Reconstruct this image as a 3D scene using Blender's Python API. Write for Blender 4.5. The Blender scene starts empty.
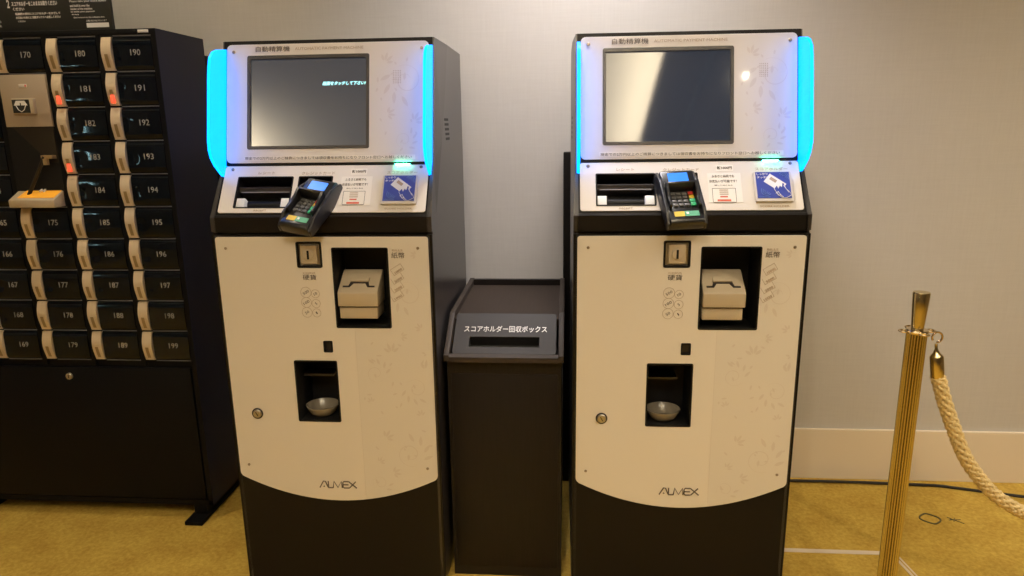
import bpy, bmesh, math, random
from mathutils import Matrix, Vector
random.seed(7)
scene = bpy.context.scene
COL = scene.collection
PI = math.pi

# ------------------------------------------------------------------ camera
H = 1.250                       # lens height above the floor
FPX, PITCH, YAW, ROLL = 698.2, 0.2300, -0.0793, -0.0141
cd = bpy.data.cameras.new('camera')
cd.sensor_width = 36.0
cd.lens = FPX / 1024 * 36.0
cd.clip_start = 0.02
cam = bpy.data.objects.new('camera', cd)
fwd = Vector((math.sin(YAW) * math.cos(PITCH), math.cos(YAW) * math.cos(PITCH), -math.sin(PITCH)))
rgt = Vector((math.cos(YAW), -math.sin(YAW), 0))
up = rgt.cross(fwd)
r2 = rgt * math.cos(ROLL) + up * math.sin(ROLL)
u2 = -rgt * math.sin(ROLL) + up * math.cos(ROLL)
cam.matrix_world = Matrix(((r2.x, u2.x, -fwd.x, 0), (r2.y, u2.y, -fwd.y, 0), (r2.z, u2.z, -fwd.z, H), (0, 0, 0, 1)))
COL.objects.link(cam)
scene.camera = cam

# ------------------------------------------------------------------ world, view, room lights
w = bpy.data.worlds.new('world')
scene.world = w
w.use_nodes = True
w.node_tree.nodes['Background'].inputs[0].default_value = (1.0, 0.78, 0.55, 1)
w.node_tree.nodes['Background'].inputs[1].default_value = 0.02
scene.view_settings.view_transform = 'Standard'
scene.view_settings.look = 'None'
scene.view_settings.exposure = 0.0
scene.view_settings.gamma = 1.0
scene.view_settings.use_curve_mapping = False
scene.cycles.use_denoising = True
scene.cycles.max_bounces = 8
scene.cycles.sample_clamp_indirect = 4.0

WALL_Y = 2.368
CEIL = 2.63
TRAY = (-2.75, 0.58, -2.4, 0.9)      # recessed ceiling tray x0, x1, y0, y1
TRAY_Z = 2.95


def lamp(name, kind, loc, energy, color, rot=(0, 0, 0), **kw):
    d = bpy.data.lights.new(name, kind)
    d.energy = energy
    d.color = color
    for k, v in kw.items():
        setattr(d, k, v)
    o = bpy.data.objects.new(name, d)
    o.location = loc
    o.rotation_euler = rot
    COL.objects.link(o)
    return o


WARM = (1.0, 0.86, 0.62)
# wall washer above the gap between the two machines
lamp('washer_and_fill_light', 'SPOT', (0.06, 1.95, CEIL - 0.02), 235, (1.0, 0.95, 0.95), (math.radians(9), 0, 0),
     spot_size=math.radians(110), spot_blend=1.0, shadow_soft_size=0.30)
# downlight in the lower ceiling behind the camera to the right
lamp('down_and_fill_light', 'SPOT', (1.08, -0.38, CEIL - 0.02), 58, WARM, (math.radians(14), 0, 0),
     spot_size=math.radians(120), spot_blend=1.0, shadow_soft_size=0.012)
lamp('down_and_fill_light', 'SPOT', (-0.35, -0.50, TRAY_Z - 0.02), 98, WARM, (math.radians(16), 0, 0),  # unseen fill, added to brighten the machine doors from the left
     spot_size=math.radians(120), spot_blend=1.0, shadow_soft_size=0.05)
lamp('down_and_fill_light', 'SPOT', (1.75, 0.80, CEIL - 0.02), 215, WARM, (math.radians(12), 0, 0),  # added to brighten the right wall, baseboard and carpet
     spot_size=math.radians(130), spot_blend=1.0, shadow_soft_size=0.35)
lamp('washer_and_fill_light', 'SPOT', (-1.45, 1.75, CEIL - 0.02), 42, WARM, (math.radians(20), 0, 0),  # added to lift the wall above the lockers
     spot_size=math.radians(105), spot_blend=1.0, shadow_soft_size=0.10)
# light troughs hidden on the ledge of the recessed tray, shining up and across
lamp('trough_light', 'AREA', (TRAY[1] + 0.10, -0.75, CEIL + 0.06), 150, (1.0, 0.86, 0.62), (0, math.radians(125), 0),
     shape='RECTANGLE', size=0.08, size_y=3.0)
lamp('trough_light', 'AREA', (TRAY[0] - 0.10, -1.75, CEIL + 0.06), 70, (1.0, 0.86, 0.62), (0, math.radians(-125), 0),
     shape='RECTANGLE', size=0.08, size_y=1.2)


# ------------------------------------------------------------------ materials
def mat(name, col, rough=0.5, metal=0.0, spec=0.5, coat=0.0, coat_r=0.05, ior=1.5, emit=None, estr=0.0, alpha=None,
        noise=None, bump=None, aniso=None, trans=0.0):
    m = bpy.data.materials.new(name)
    m.use_nodes = True
    nt = m.node_tree
    b = nt.nodes['Principled BSDF']
    b.inputs['Base Color'].default_value = (*col, 1)
    b.inputs['Roughness'].default_value = rough
    b.inputs['Metallic'].default_value = metal
    b.inputs['IOR'].default_value = ior
    b.inputs['Specular IOR Level'].default_value = spec
    b.inputs['Coat Weight'].default_value = coat
    b.inputs['Coat Roughness'].default_value = coat_r
    b.inputs['Transmission Weight'].default_value = trans
    if emit:
        b.inputs['Emission Color'].default_value = (*emit, 1)
        b.inputs['Emission Strength'].default_value = estr
    if noise:
        sc, amt, stretch = noise
        tc = nt.nodes.new('ShaderNodeTexCoord')
        mp = nt.nodes.new('ShaderNodeMapping')
        mp.inputs['Scale'].default_value = stretch
        n = nt.nodes.new('ShaderNodeTexNoise')
        n.inputs['Scale'].default_value = sc
        n.inputs['Detail'].default_value = 5
        mix = nt.nodes.new('ShaderNodeMix')
        mix.data_type = 'RGBA'
        mix.inputs[6].default_value = (*[c * (1 - amt) for c in col], 1)
        mix.inputs[7].default_value = (*[min(1, c * (1 + amt)) for c in col], 1)
        nt.links.new(tc.outputs['Object'], mp.inputs[0])
        nt.links.new(mp.outputs[0], n.inputs['Vector'])
        nt.links.new(n.outputs['Fac'], mix.inputs[0])
        nt.links.new(mix.outputs[2], b.inputs['Base Color'])
        if bump:
            bp = nt.nodes.new('ShaderNodeBump')
            bp.inputs['Strength'].default_value = bump[0]
            bp.inputs['Distance'].default_value = bump[1]
            nt.links.new(n.outputs['Fac'], bp.inputs['Height'])
            nt.links.new(bp.outputs[0], b.inputs['Normal'])
    return m


def wall_material():
    m = bpy.data.materials.new('woven_wallpaper')
    m.use_nodes = True
    nt = m.node_tree
    b = nt.nodes['Principled BSDF']
    b.inputs['Roughness'].default_value = 0.75
    b.inputs['Specular IOR Level'].default_value = 0.3
    tc = nt.nodes.new('ShaderNodeTexCoord')
    out = []
    for s in ((260, 260, 12), (12, 12, 260)):
        mp = nt.nodes.new('ShaderNodeMapping')
        mp.inputs['Scale'].default_value = s
        n = nt.nodes.new('ShaderNodeTexNoise')
        n.inputs['Scale'].default_value = 1.0
        n.inputs['Detail'].default_value = 3
        nt.links.new(tc.outputs['Object'], mp.inputs[0])
        nt.links.new(mp.outputs[0], n.inputs['Vector'])
        out.append(n)
    ad = nt.nodes.new('ShaderNodeMath')
    ad.operation = 'ADD'
    nt.links.new(out[0].outputs['Fac'], ad.inputs[0])
    nt.links.new(out[1].outputs['Fac'], ad.inputs[1])
    rp = nt.nodes.new('ShaderNodeValToRGB')
    rp.color_ramp.elements[0].position = 0.30
    rp.color_ramp.elements[0].color = (0.56, 0.525, 0.485, 1)
    rp.color_ramp.elements[1].position = 0.75
    rp.color_ramp.elements[1].color = (0.61, 0.575, 0.535, 1)
    hf = nt.nodes.new('ShaderNodeMath')
    hf.operation = 'MULTIPLY'
    hf.inputs[1].default_value = 0.5
    nt.links.new(ad.outputs[0], hf.inputs[0])
    nt.links.new(hf.outputs[0], rp.inputs[0])
    nt.links.new(rp.outputs[0], b.inputs['Base Color'])
    return m


def carpet_material():
    m = bpy.data.materials.new('mustard_carpet')
    m.use_nodes = True
    nt = m.node_tree
    b = nt.nodes['Principled BSDF']
    b.inputs['Roughness'].default_value = 0.95
    b.inputs['Specular IOR Level'].default_value = 0.1
    tc = nt.nodes.new('ShaderNodeTexCoord')
    n1 = nt.nodes.new('ShaderNodeTexNoise')
    n1.inputs['Scale'].default_value = 75
    n1.inputs['Detail'].default_value = 6
    n1.inputs['Roughness'].default_value = 0.7
    n2 = nt.nodes.new('ShaderNodeTexNoise')
    n2.inputs['Scale'].default_value = 9
    n2.inputs['Detail'].default_value = 4
    nt.links.new(tc.outputs['Object'], n1.inputs['Vector'])
    nt.links.new(tc.outputs['Object'], n2.inputs['Vector'])
    mx = nt.nodes.new('ShaderNodeMix')
    mx.data_type = 'FLOAT'
    mx.inputs[0].default_value = 0.35
    nt.links.new(n1.outputs['Fac'], mx.inputs[2])
    nt.links.new(n2.outputs['Fac'], mx.inputs[3])
    rp = nt.nodes.new('ShaderNodeValToRGB')
    rp.color_ramp.elements[0].position = 0.32
    rp.color_ramp.elements[0].color = (0.40, 0.23, 0.035, 1)
    rp.color_ramp.elements[1].position = 0.66
    rp.color_ramp.elements[1].color = (0.68, 0.47, 0.10, 1)
    nt.links.new(mx.outputs[0], rp.inputs[0])
    nt.links.new(rp.outputs[0], b.inputs['Base Color'])
    bp = nt.nodes.new('ShaderNodeBump')
    bp.inputs['Strength'].default_value = 0.5
    bp.inputs['Distance'].default_value = 0.004
    nt.links.new(n1.outputs['Fac'], bp.inputs['Height'])
    nt.links.new(bp.outputs[0], b.inputs['Normal'])
    return m


def panel_material():
    """white laminated panel, plain on the left, a shade greyer right of the printed seam"""
    m = bpy.data.materials.new('white_laminate')
    m.use_nodes = True
    nt = m.node_tree
    b = nt.nodes['Principled BSDF']
    b.inputs['Roughness'].default_value = 0.28
    b.inputs['Coat Weight'].default_value = 0.12
    b.inputs['Coat Roughness'].default_value = 0.04
    tc = nt.nodes.new('ShaderNodeTexCoord')
    sx = nt.nodes.new('ShaderNodeSeparateXYZ')
    nt.links.new(tc.outputs['Object'], sx.inputs[0])
    gt = nt.nodes.new('ShaderNodeMath')
    gt.operation = 'GREATER_THAN'
    gt.inputs[1].default_value = 0.073
    nt.links.new(sx.outputs[0], gt.inputs[0])
    mx = nt.nodes.new('ShaderNodeMix')
    mx.data_type = 'RGBA'
    mx.inputs[6].default_value = (0.80, 0.735, 0.66, 1)
    mx.inputs[7].default_value = (0.76, 0.70, 0.63, 1)
    nt.links.new(gt.outputs[0], mx.inputs[0])
    nt.links.new(mx.outputs[2], b.inputs['Base Color'])
    return m


M = {}
M['wall'] = wall_material()
M['carpet'] = carpet_material()
M['white'] = panel_material()
M['ceil'] = mat('ceiling_paint', (0.75, 0.72, 0.67), 0.9)
M['ceil_low'] = mat('lower_ceiling_paint', (0.16, 0.14, 0.12), 0.9)
M['room'] = mat('room_wall_paint', (0.35, 0.29, 0.23), 0.85)
M['skirt'] = mat('baseboard_paint', (0.84, 0.72, 0.56), 0.5)
M['floral'] = mat('floral_print', (0.70, 0.625, 0.555), 0.3, coat=0.12)
M['body'] = mat('dark_painted_steel', (0.008, 0.0062, 0.005), 0.45, spec=0.16, noise=(900, 0.25, (1, 1, 1)))
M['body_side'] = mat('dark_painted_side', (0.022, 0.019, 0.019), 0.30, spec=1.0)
M['seam'] = mat('black_gap', (0.01, 0.009, 0.009), 0.6)
M['bezel'] = mat('screen_bezel', (0.025, 0.02, 0.02), 0.35)
M['glass'] = mat('screen_glass', (0.012, 0.014, 0.020), 0.05, ior=1.66, spec=0.5, emit=(0.65, 0.75, 1.0), estr=0.045)
M['recess'] = mat('recess_black', (0.008, 0.0075, 0.0075), 0.5, spec=0.2)
M['plastic'] = mat('beige_plastic', (0.50, 0.41, 0.29), 0.45)
M['steel'] = mat('brushed_steel', (0.50, 0.46, 0.40), 0.32, metal=0.9)
M['screw'] = mat('screw_metal', (0.34, 0.27, 0.20), 0.3, metal=0.8)
M['ink'] = mat('brown_ink', (0.10, 0.075, 0.06), 0.6)
M['ink_soft'] = mat('pale_brown_ink', (0.42, 0.31, 0.22), 0.6)
M['paper'] = mat('sticker_paper', (0.86, 0.80, 0.72), 0.5)
M['paper_white'] = mat('white_guide', (0.88, 0.86, 0.80), 0.5)
M['blue'] = mat('blue_print', (0.030, 0.055, 0.33), 0.35)
M['blue_soft'] = mat('pale_blue_print', (0.10, 0.19, 0.50), 0.4)
M['white_ink'] = mat('white_ink', (0.85, 0.83, 0.82), 0.5)
M['red_ink'] = mat('red_ink', (0.60, 0.10, 0.05), 0.5)
M['pad'] = mat('grey_pad_frame', (0.62, 0.57, 0.52), 0.35)
M['wing'] = mat('blue_lit_acrylic', (0.0, 0.05, 0.2), 0.4, spec=0.1, emit=(0.0, 0.21, 1.0), estr=3.6)
M['wing_edge'] = mat('bright_acrylic_edge', (0.0, 0.1, 0.3), 0.4, spec=0.1, emit=(0.0, 0.27, 1.0), estr=3.7)
M['term'] = mat('terminal_black', (0.012, 0.012, 0.013), 0.3, coat=0.3)
M['term_grey'] = mat('terminal_grey', (0.018, 0.017, 0.018), 0.35)
M['term_lcd'] = mat('terminal_display', (0.02, 0.1, 0.3), 0.3, emit=(0.03, 0.24, 1.0), estr=0.95)
M['key'] = mat('grey_key', (0.10, 0.095, 0.09), 0.4)
M['key_red'] = mat('red_key', (0.55, 0.03, 0.02), 0.4)
M['key_yellow'] = mat('yellow_key', (0.65, 0.42, 0.03), 0.4)
M['key_green'] = mat('green_key', (0.02, 0.32, 0.12), 0.4)
M['label_yellow'] = mat('yellow_label', (0.70, 0.48, 0.05), 0.45)
M['label_green'] = mat('green_label', (0.10, 0.36, 0.22), 0.45)
M['led_green'] = mat('green_indicator', (0.1, 0.8, 0.5), 0.4, emit=(0.05, 1.0, 0.55), estr=45.0)
M['cyan_text'] = mat('lit_screen_text', (0.3, 0.9, 1.0), 0.4, emit=(0.45, 0.95, 1.0), estr=1.3)
M['cup'] = mat('frosted_cup', (0.20, 0.17, 0.13), 0.2, ior=1.45, coat=0.3)
M['box_wood'] = mat('dark_woodgrain', (0.012, 0.009, 0.0075), 0.45, spec=0.2, noise=(14, 0.35, (14, 14, 0.6)))
M['box_top'] = mat('brown_woodgrain_top', (0.03, 0.021, 0.016), 0.55, spec=0.15, noise=(14, 0.25, (14, 0.6, 14)))
M['box_rail'] = mat('brown_edge_band', (0.036, 0.027, 0.021), 0.55, spec=0.2)
M['box_plate'] = mat('dark_grey_plate', (0.032, 0.028, 0.026), 0.55, spec=0.2)
M['locker'] = mat('locker_steel', (0.0045, 0.0042, 0.0045), 0.45, spec=0.12)
M['locker_side_tint'] = mat('glow_tinted_locker_side', (0.008, 0.010, 0.030), 0.30, spec=0.2)  # blue glow of the light wings is tinted into this colour
M['locker_line'] = mat('shelf_edge_grey', (0.17, 0.165, 0.17), 0.35)
M['locker_door'] = mat('glossy_black_door', (0.004, 0.006, 0.009), 0.04, spec=0.45, ior=1.45)
M['handle'] = mat('ivory_handle', (0.66, 0.53, 0.36), 0.38)
M['handle_slot'] = mat('tan_groove', (0.30, 0.20, 0.085), 0.45)
M['red_lamp'] = mat('red_lamp', (0.8, 0.1, 0.05), 0.4, emit=(1.0, 0.10, 0.04), estr=1.0)
M['number'] = mat('grey_number', (0.36, 0.34, 0.30), 0.5)
M['reader'] = mat('tan_reader_plate', (0.40, 0.32, 0.235), 0.4)
M['chute'] = mat('dark_brown_flap', (0.024, 0.018, 0.011), 0.5, spec=0.2)
M['orange'] = mat('orange_tray', (0.75, 0.33, 0.03), 0.4, emit=(1.0, 0.42, 0.03), estr=0.35)  # faint emission brightens the orange
M['sign'] = mat('black_sign', (0.012, 0.013, 0.012), 0.5)
M['brass'] = mat('polished_brass', (0.72, 0.60, 0.33), 0.20, metal=1.0)
M['brass_dark'] = mat('fluted_brass', (0.56, 0.48, 0.27), 0.20, metal=1.0)
M['brass_red'] = mat('polished_brass_hook', (0.76, 0.62, 0.40), 0.2, metal=1.0)
M['rope'] = mat('ivory_rope', (0.72, 0.55, 0.27), 0.55, noise=(60, 0.12, (1, 1, 1)))
M['cable'] = mat('black_cable', (0.02, 0.018, 0.016), 0.5)
M['tape'] = mat('grey_tape', (0.74, 0.62, 0.50), 0.6)
M['mark'] = mat('dark_mark', (0.13, 0.105, 0.04), 0.9)
M['lens'] = mat('lamp_lens', (1, 1, 1), 0.4, emit=(1.0, 0.86, 0.68), estr=60)
M['glow_pane'] = mat('glowing_pane', (0.3, 0.5, 0.5), 0.2, emit=(0.55, 0.95, 1.0), estr=34)  # glows only to be mirrored in the locker doors
M['frame_dark'] = mat('dark_pane_frame', (0.05, 0.05, 0.05), 0.5)


# ------------------------------------------------------------------ mesh helpers
def finish(name, me, mats, parent=None, smooth=True, ang=32):
    if not isinstance(mats, (list, tuple)):
        mats = [mats]
    if len(me.materials) == 0:
        for m in mats:
            me.materials.append(m)
    me.name = name
    if smooth:
        for p in me.polygons:
            p.use_smooth = True
        me.set_sharp_from_angle(angle=math.radians(ang))
    o = bpy.data.objects.new(name, me)
    COL.objects.link(o)
    if parent:
        o.parent = parent
    return o


class MB:
    """collects primitives into one bmesh; mi = material index"""
    def __init__(self):
        self.bm = bmesh.new()

    def _set(self, geom_faces, mi):
        for f in geom_faces:
            f.material_index = mi

    def poly(self, pts, mi=0):
        vs = [self.bm.verts.new(p) for p in pts]
        f = self.bm.faces.new(vs)
        f.material_index = mi
        return f

    def box(self, x0, x1, y0, y1, z0, z1, mi=0, bev=0.0, mtx=None, seg=2):
        b = bmesh.new()
        bmesh.ops.create_cube(b, size=1.0)
        for v in b.verts:
            v.co = Vector(((x0 + x1) / 2 + v.co.x * (x1 - x0), (y0 + y1) / 2 + v.co.y * (y1 - y0), (z0 + z1) / 2 + v.co.z * (z1 - z0)))
        if bev > 0:
            bmesh.ops.bevel(b, geom=list(b.edges), offset=bev, segments=seg, affect='EDGES', profile=0.5)
        self.merge(b, mi, mtx)

    def merge(self, b, mi=None, mtx=None):
        if mtx is not None:
            b.transform(mtx)
        vm = {}
        for v in b.verts:
            vm[v] = self.bm.verts.new(v.co)
        for f in b.faces:
            try:
                nf = self.bm.faces.new([vm[v] for v in f.verts])
                nf.material_index = f.material_index if mi is None else mi
            except ValueError:
                pass
        b.free()

    def lathe(self, prof, n=32, mi=0, mtx=None, a0=0.0, a1=2 * PI, flute=None):
        """prof: (r, z) pairs, axis z"""
        b = bmesh.new()
        full = abs(a1 - a0 - 2 * PI) < 1e-6
        cnt = n if full else n + 1
        rings = []
        for r, z in prof:
            ring = []
            for i in range(cnt):
                a = a0 + (a1 - a0) * i / n
                rr = r
                if flute:
                    rr = r * (1 - flute[1] * (0.5 + 0.5 * math.cos(a * flute[0])) ** 2)
                ring.append(b.verts.new((rr * math.cos(a), rr * math.sin(a), z)))
            rings.append(ring)
        for j in range(len(rings) - 1):
            for i in range(n if full else cnt - 1):
                k = (i + 1) % cnt
                b.faces.new((rings[j][i], rings[j][k], rings[j + 1][k], rings[j + 1][i]))
        for ring, rv in ((rings[0], True), (rings[-1], False)):
            if len(ring) > 2 and full:
                b.faces.new(list(reversed(ring)) if rv else ring)
        bmesh.ops.remove_doubles(b, verts=list(b.verts), dist=1e-6)
        self.merge(b, mi, mtx)

    def tube(self, pts, r, n=10, mi=0, rf=None, closed=False):
        """tube along points; rf(i, angle) gives radius factor"""
        pts = [Vector(p) for p in pts]
        N = len(pts)
        b = bmesh.new()
        prev = None
        rings = []
        for i, p in enumerate(pts):
            if closed:
                t = (pts[(i + 1) % N] - pts[i - 1]).normalized()
            else:
                t = (pts[min(i + 1, N - 1)] - pts[max(i - 1, 0)]).normalized()
            if prev is None:
                a = Vector((0, 0, 1)) if abs(t.z) < 0.9 else Vector((1, 0, 0))
                u = (a - t * a.dot(t)).normalized()
            else:
                u = (prev - t * prev.dot(t)).normalized()
            prev = u
            v = t.cross(u)
            ring = []
            for k in range(n):
                an = 2 * PI * k / n
                rr = r if rf is None else r * rf(i, an)
                ring.append(b.verts.new(p + u * rr * math.cos(an) + v * rr * math.sin(an)))
            rings.append(ring)
        for j in range(N if closed else N - 1):
            A, B = rings[j], rings[(j + 1) % N]
            for k in range(n):
                b.faces.new((A[k], A[(k + 1) % n], B[(k + 1) % n], B[k]))
        if not closed:
            b.faces.new(list(reversed(rings[0])))
            b.faces.new(rings[-1])
        self.merge(b, mi)

    def prism(self, prof, x0, x1, mi=0, mtx=None, bev=0.0):
        """prof: (y, z) polygon extruded along x"""
        b = bmesh.new()
        A = [b.verts.new((x0, y, z)) for y, z in prof]
        B = [b.verts.new((x1, y, z)) for y, z in prof]
        n = len(prof)
        b.faces.new(A)
        b.faces.new(list(reversed(B)))
        for i in range(n):
            b.faces.new((A[i], B[i], B[(i + 1) % n], A[(i + 1) % n]))
        bmesh.ops.recalc_face_normals(b, faces=list(b.faces))
        if bev > 0:
            bmesh.ops.bevel(b, geom=list(b.edges), offset=bev, segments=2, affect='EDGES', profile=0.5)
        self.merge(b, mi, mtx)

    def mesh(self, me, mi=None, mtx=None):
        b = bmesh.new()
        b.from_mesh(me)
        self.merge(b, mi, mtx)

    def build(self, name, mats, parent=None, mtx=None, smooth=True, ang=32):
        if mtx is not None:
            self.bm.transform(mtx)
        bmesh.ops.recalc_face_normals(self.bm, faces=list(self.bm.faces))
        me = bpy.data.meshes.new(name)
        self.bm.to_mesh(me)
        self.bm.free()
        return finish(name, me, mats, parent, smooth, ang)


def curve_to_mesh(cu):
    o = bpy.data.objects.new('tmp', cu)
    COL.objects.link(o)
    dg = bpy.context.evaluated_depsgraph_get()
    dg.update()
    me = bpy.data.meshes.new_from_object(o.evaluated_get(dg))
    bpy.data.objects.remove(o)
    bpy.data.curves.remove(cu)
    me.materials.clear()
    return me


def rrect(x0, x1, y0, y1, r, n=5):
    pts = []
    for cx, cy, a in ((x1 - r, y1 - r, 0), (x0 + r, y1 - r, 90), (x0 + r, y0 + r, 180), (x1 - r, y0 + r, 270)):
        for i in range(n + 1):
            t = math.radians(a + 90 * i / n)
            pts.append((cx + r * math.cos(t), cy + r * math.sin(t)))
    return pts


def plate(outline, holes, z0, z1, bev=0.0006):
    """flat slab with holes in local xy, thickness z0..z1; returns a mesh"""
    cu = bpy.data.curves.new('c', 'CURVE')
    cu.dimensions = '2D'
    cu.fill_mode = 'BOTH'
    th = (z1 - z0) / 2
    cu.extrude = max(th - bev, 1e-5)
    cu.bevel_depth = bev
    cu.bevel_resolution = 1
    cu.offset = -bev
    for pts in [outline] + list(holes):
        s = cu.splines.new('POLY')
        s.points.add(len(pts) - 1)
        for i, p in enumerate(pts):
            s.points[i].co = (p[0], p[1], 0, 1)
        s.use_cyclic_u = True
    me = curve_to_mesh(cu)
    me.transform(Matrix.Translation((0, 0, (z0 + z1) / 2)))
    return me


def text_mesh(s, x0, x1, y0, y1, z=0.0008, depth=0.0002, shear=0.0, bold=0.0):
    """letters fitted into the box x0..x1, y0..y1"""
    cu = bpy.data.curves.new('t', 'FONT')
    cu.body = s
    cu.size = 1.0
    cu.extrude = 0.01
    cu.offset = bold
    cu.shear = shear
    cu.resolution_u = 2
    me = curve_to_mesh(cu)
    xs = [v.co.x for v in me.vertices]
    ys = [v.co.y for v in me.vertices]
    if not xs:
        return me
    a0, a1, b0, b1 = min(xs), max(xs), min(ys), max(ys)
    for v in me.vertices:
        v.co = Vector((x0 + (v.co.x - a0) / (a1 - a0) * (x1 - x0), y0 + (v.co.y - b0) / (b1 - b0) * (y1 - y0), z + v.co.z / 0.01 * depth))
    return me


def frame(y0, z0, y1, z1):
    """local (x, t, n): t climbs from (y0,z0) to (y1,z1), n points out towards the room"""
    L = math.hypot(y1 - y0, z1 - z0)
    dy, dz = (y1 - y0) / L, (z1 - z0) / L
    return Matrix(((1, 0, 0, 0), (0, dy, -dz, y0), (0, dz, dy, z0), (0, 0, 0, 1)))


def tag(o, label, cat, group=None, kind=None):
    o['label'] = label
    o['category'] = cat
    if group:
        o['group'] = group
    if kind:
        o['kind'] = kind
    return o


def empty(name, loc, rz=0.0):
    o = bpy.data.objects.new(name, None)
    o.location = loc
    o.rotation_euler = (0, 0, rz)
    o.empty_display_size = 0.1
    COL.objects.link(o)
    return o


def struct(o):
    o['kind'] = 'structure'
    return o


def copy_tree(o, parent=None, skip=()):
    c = o.copy()
    COL.objects.link(c)
    c.parent = parent
    for ch in list(o.children):
        if ch.name.split('.')[0] in skip:
            continue
        copy_tree(ch, c, skip)
    return c


# ------------------------------------------------------------------ the room
RX0, RX1, RY0 = -5.2, 3.6, -4.6
m = MB()
m.box(RX0, RX1, RY0, WALL_Y, -0.06, 0.0)
struct(m.build('floor', M['carpet'], smooth=False))
m = MB()
m.box(RX0, RX1, WALL_Y, WALL_Y + 0.1, 0, 3.2)
struct(m.build('wall_back', M['wall'], smooth=False))
WY0, WY1, WZ0, WZ1 = -3.52, -3.26, 0.84, 1.24
m = MB()
m.box(RX0 - 0.1, RX0, RY0, WY0, 0, 3.2)
m.box(RX0 - 0.1, RX0, WY1, WALL_Y, 0, 3.2)
m.box(RX0 - 0.1, RX0, WY0, WY1, 0, WZ0)
m.box(RX0 - 0.1, RX0, WY0, WY1, WZ1, 3.2)
struct(m.build('wall_left', M['room'], smooth=False))
m = MB()
m.box(RX1, RX1 + 0.1, RY0, WALL_Y, 0, 3.2)
struct(m.build('wall_right', M['room'], smooth=False))
m = MB()
m.box(RX0, RX1, RY0 - 0.1, RY0, 0, 3.2)
struct(m.build('wall_front', M['room'], smooth=False))
# narrow unseen glowing pane, added so the locker doors catch a teal reflection
m = MB()
m.box(RX0 - 0.08, RX0 - 0.07, WY0, WY1, WZ0, WZ1, 0)
for y in (WY0, (WY0 + WY1) / 2 - 0.015, WY1 - 0.03):
    m.box(RX0 - 0.07, RX0 - 0.03, y, y + 0.03, WZ0, WZ1, 1)
for z in (WZ0, 1.02, WZ1 - 0.03):
    m.box(RX0 - 0.069, RX0 - 0.031, WY0, WY1, z, z + 0.03, 1)
struct(m.build('reflection_pane_1', [M['glow_pane'], M['frame_dark']], smooth=False))
# lower ceiling around a recessed, trough-lit tray
m = MB()
tx0, tx1, ty0, ty1 = TRAY
m.box(RX0, tx0, RY0, WALL_Y, CEIL, CEIL + 0.03, 0)
m.box(tx1, RX1, RY0, WALL_Y, CEIL, CEIL + 0.03, 0)
m.box(tx0, tx1, RY0, ty0, CEIL, CEIL + 0.03, 0)
m.box(tx0, tx1, ty1, WALL_Y, CEIL, CEIL + 0.03, 0)
m.box(tx0 - 0.25, tx1 + 0.25, ty0 - 0.25, ty1 + 0.25, TRAY_Z, TRAY_Z + 0.03, 1)
m.box(tx0 - 0.28, tx0 - 0.25, ty0 - 0.25, ty1 + 0.25, CEIL, TRAY_Z, 1)
m.box(tx1 + 0.25, tx1 + 0.28, ty0 - 0.25, ty1 + 0.25, CEIL, TRAY_Z, 1)
m.box(tx0 - 0.25, tx1 + 0.25, ty0 - 0.28, ty0 - 0.25, CEIL, TRAY_Z, 1)
m.box(tx0 - 0.25, tx1 + 0.25, ty1 + 0.25, ty1 + 0.28, CEIL, TRAY_Z, 1)
struct(m.build('ceiling', [M['ceil_low'], M['ceil']], smooth=False))
# baseboard along the back wall
m = MB()
m.box(RX0, RX1, WALL_Y - 0.012, WALL_Y, 0, 0.190, bev=0.002)
struct(m.build('baseboard_back', M['skirt'], smooth=False))
# recessed downlights (lens and ring) where the two spots and three added fill spots hang
for i, (x, y) in enumerate(((1.08, -0.38), (0.06, 1.95), (1.75, 0.80), (-1.45, 1.75), (-0.35, -0.50))):
    t = empty('downlight', (x, y, TRAY_Z if i == 4 else CEIL))
    tag(t, ('round recessed downlight in the lower ceiling behind the viewer',
            'round recessed downlight close to the back wall above the gap between machines',
            'round recessed downlight added as fill in the ceiling above and right of the brass rope post',
            'round recessed downlight added as fill close to the back wall above the numbered lockers',
            'round downlight added as fill in the raised ceiling tray behind the viewer')[i], 'downlight')
    m = MB()
    m.lathe([(0.05, 0.0), (0.05, -0.006), (0.040, -0.008), (0.015, -0.001)], 32)
    m.build('ring', M['steel'], t)
    m = MB()
    m.lathe([(0.0005, -0.002), (0.014, -0.002), (0.014, 0.0), (0.0005, 0.0)], 32)
    m.build('lens', M['lens'], t)

# ------------------------------------------------------------------ payment machine
HW = 0.28
F_DOOR = frame(0, 0, 0, 1) @ Matrix.Identity(4)
F_DOOR = Matrix.Translation((0, 0, H)) @ frame(0, 0, 0, 1)
F_CON = Matrix.Translation((0, 0, H)) @ frame(0.0137, -0.2057, 0.0878, -0.0947)
F_DIS = Matrix.Translation((0, 0, H)) @ frame(0.0877, -0.0871, 0.1566, 0.2085)
T_CON, T_DIS = 0.1334, 0.3035

COIN = (-0.0635, 0.0012, -0.3425, -0.2765)
BILL = (0.026, 0.169, -0.4985, -0.2912)
SLOT2 = (-0.0125, 0.0118, -0.5645, -0.5335)
TRAYH = (-0.0945, 0.0200, -0.7567, -0.5870)
RECEIPT = (-0.2255, -0.0805, 0.0132, 0.1022)
TERM = (-0.0670, 0.0215, -0.004, 0.1025)


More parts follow.
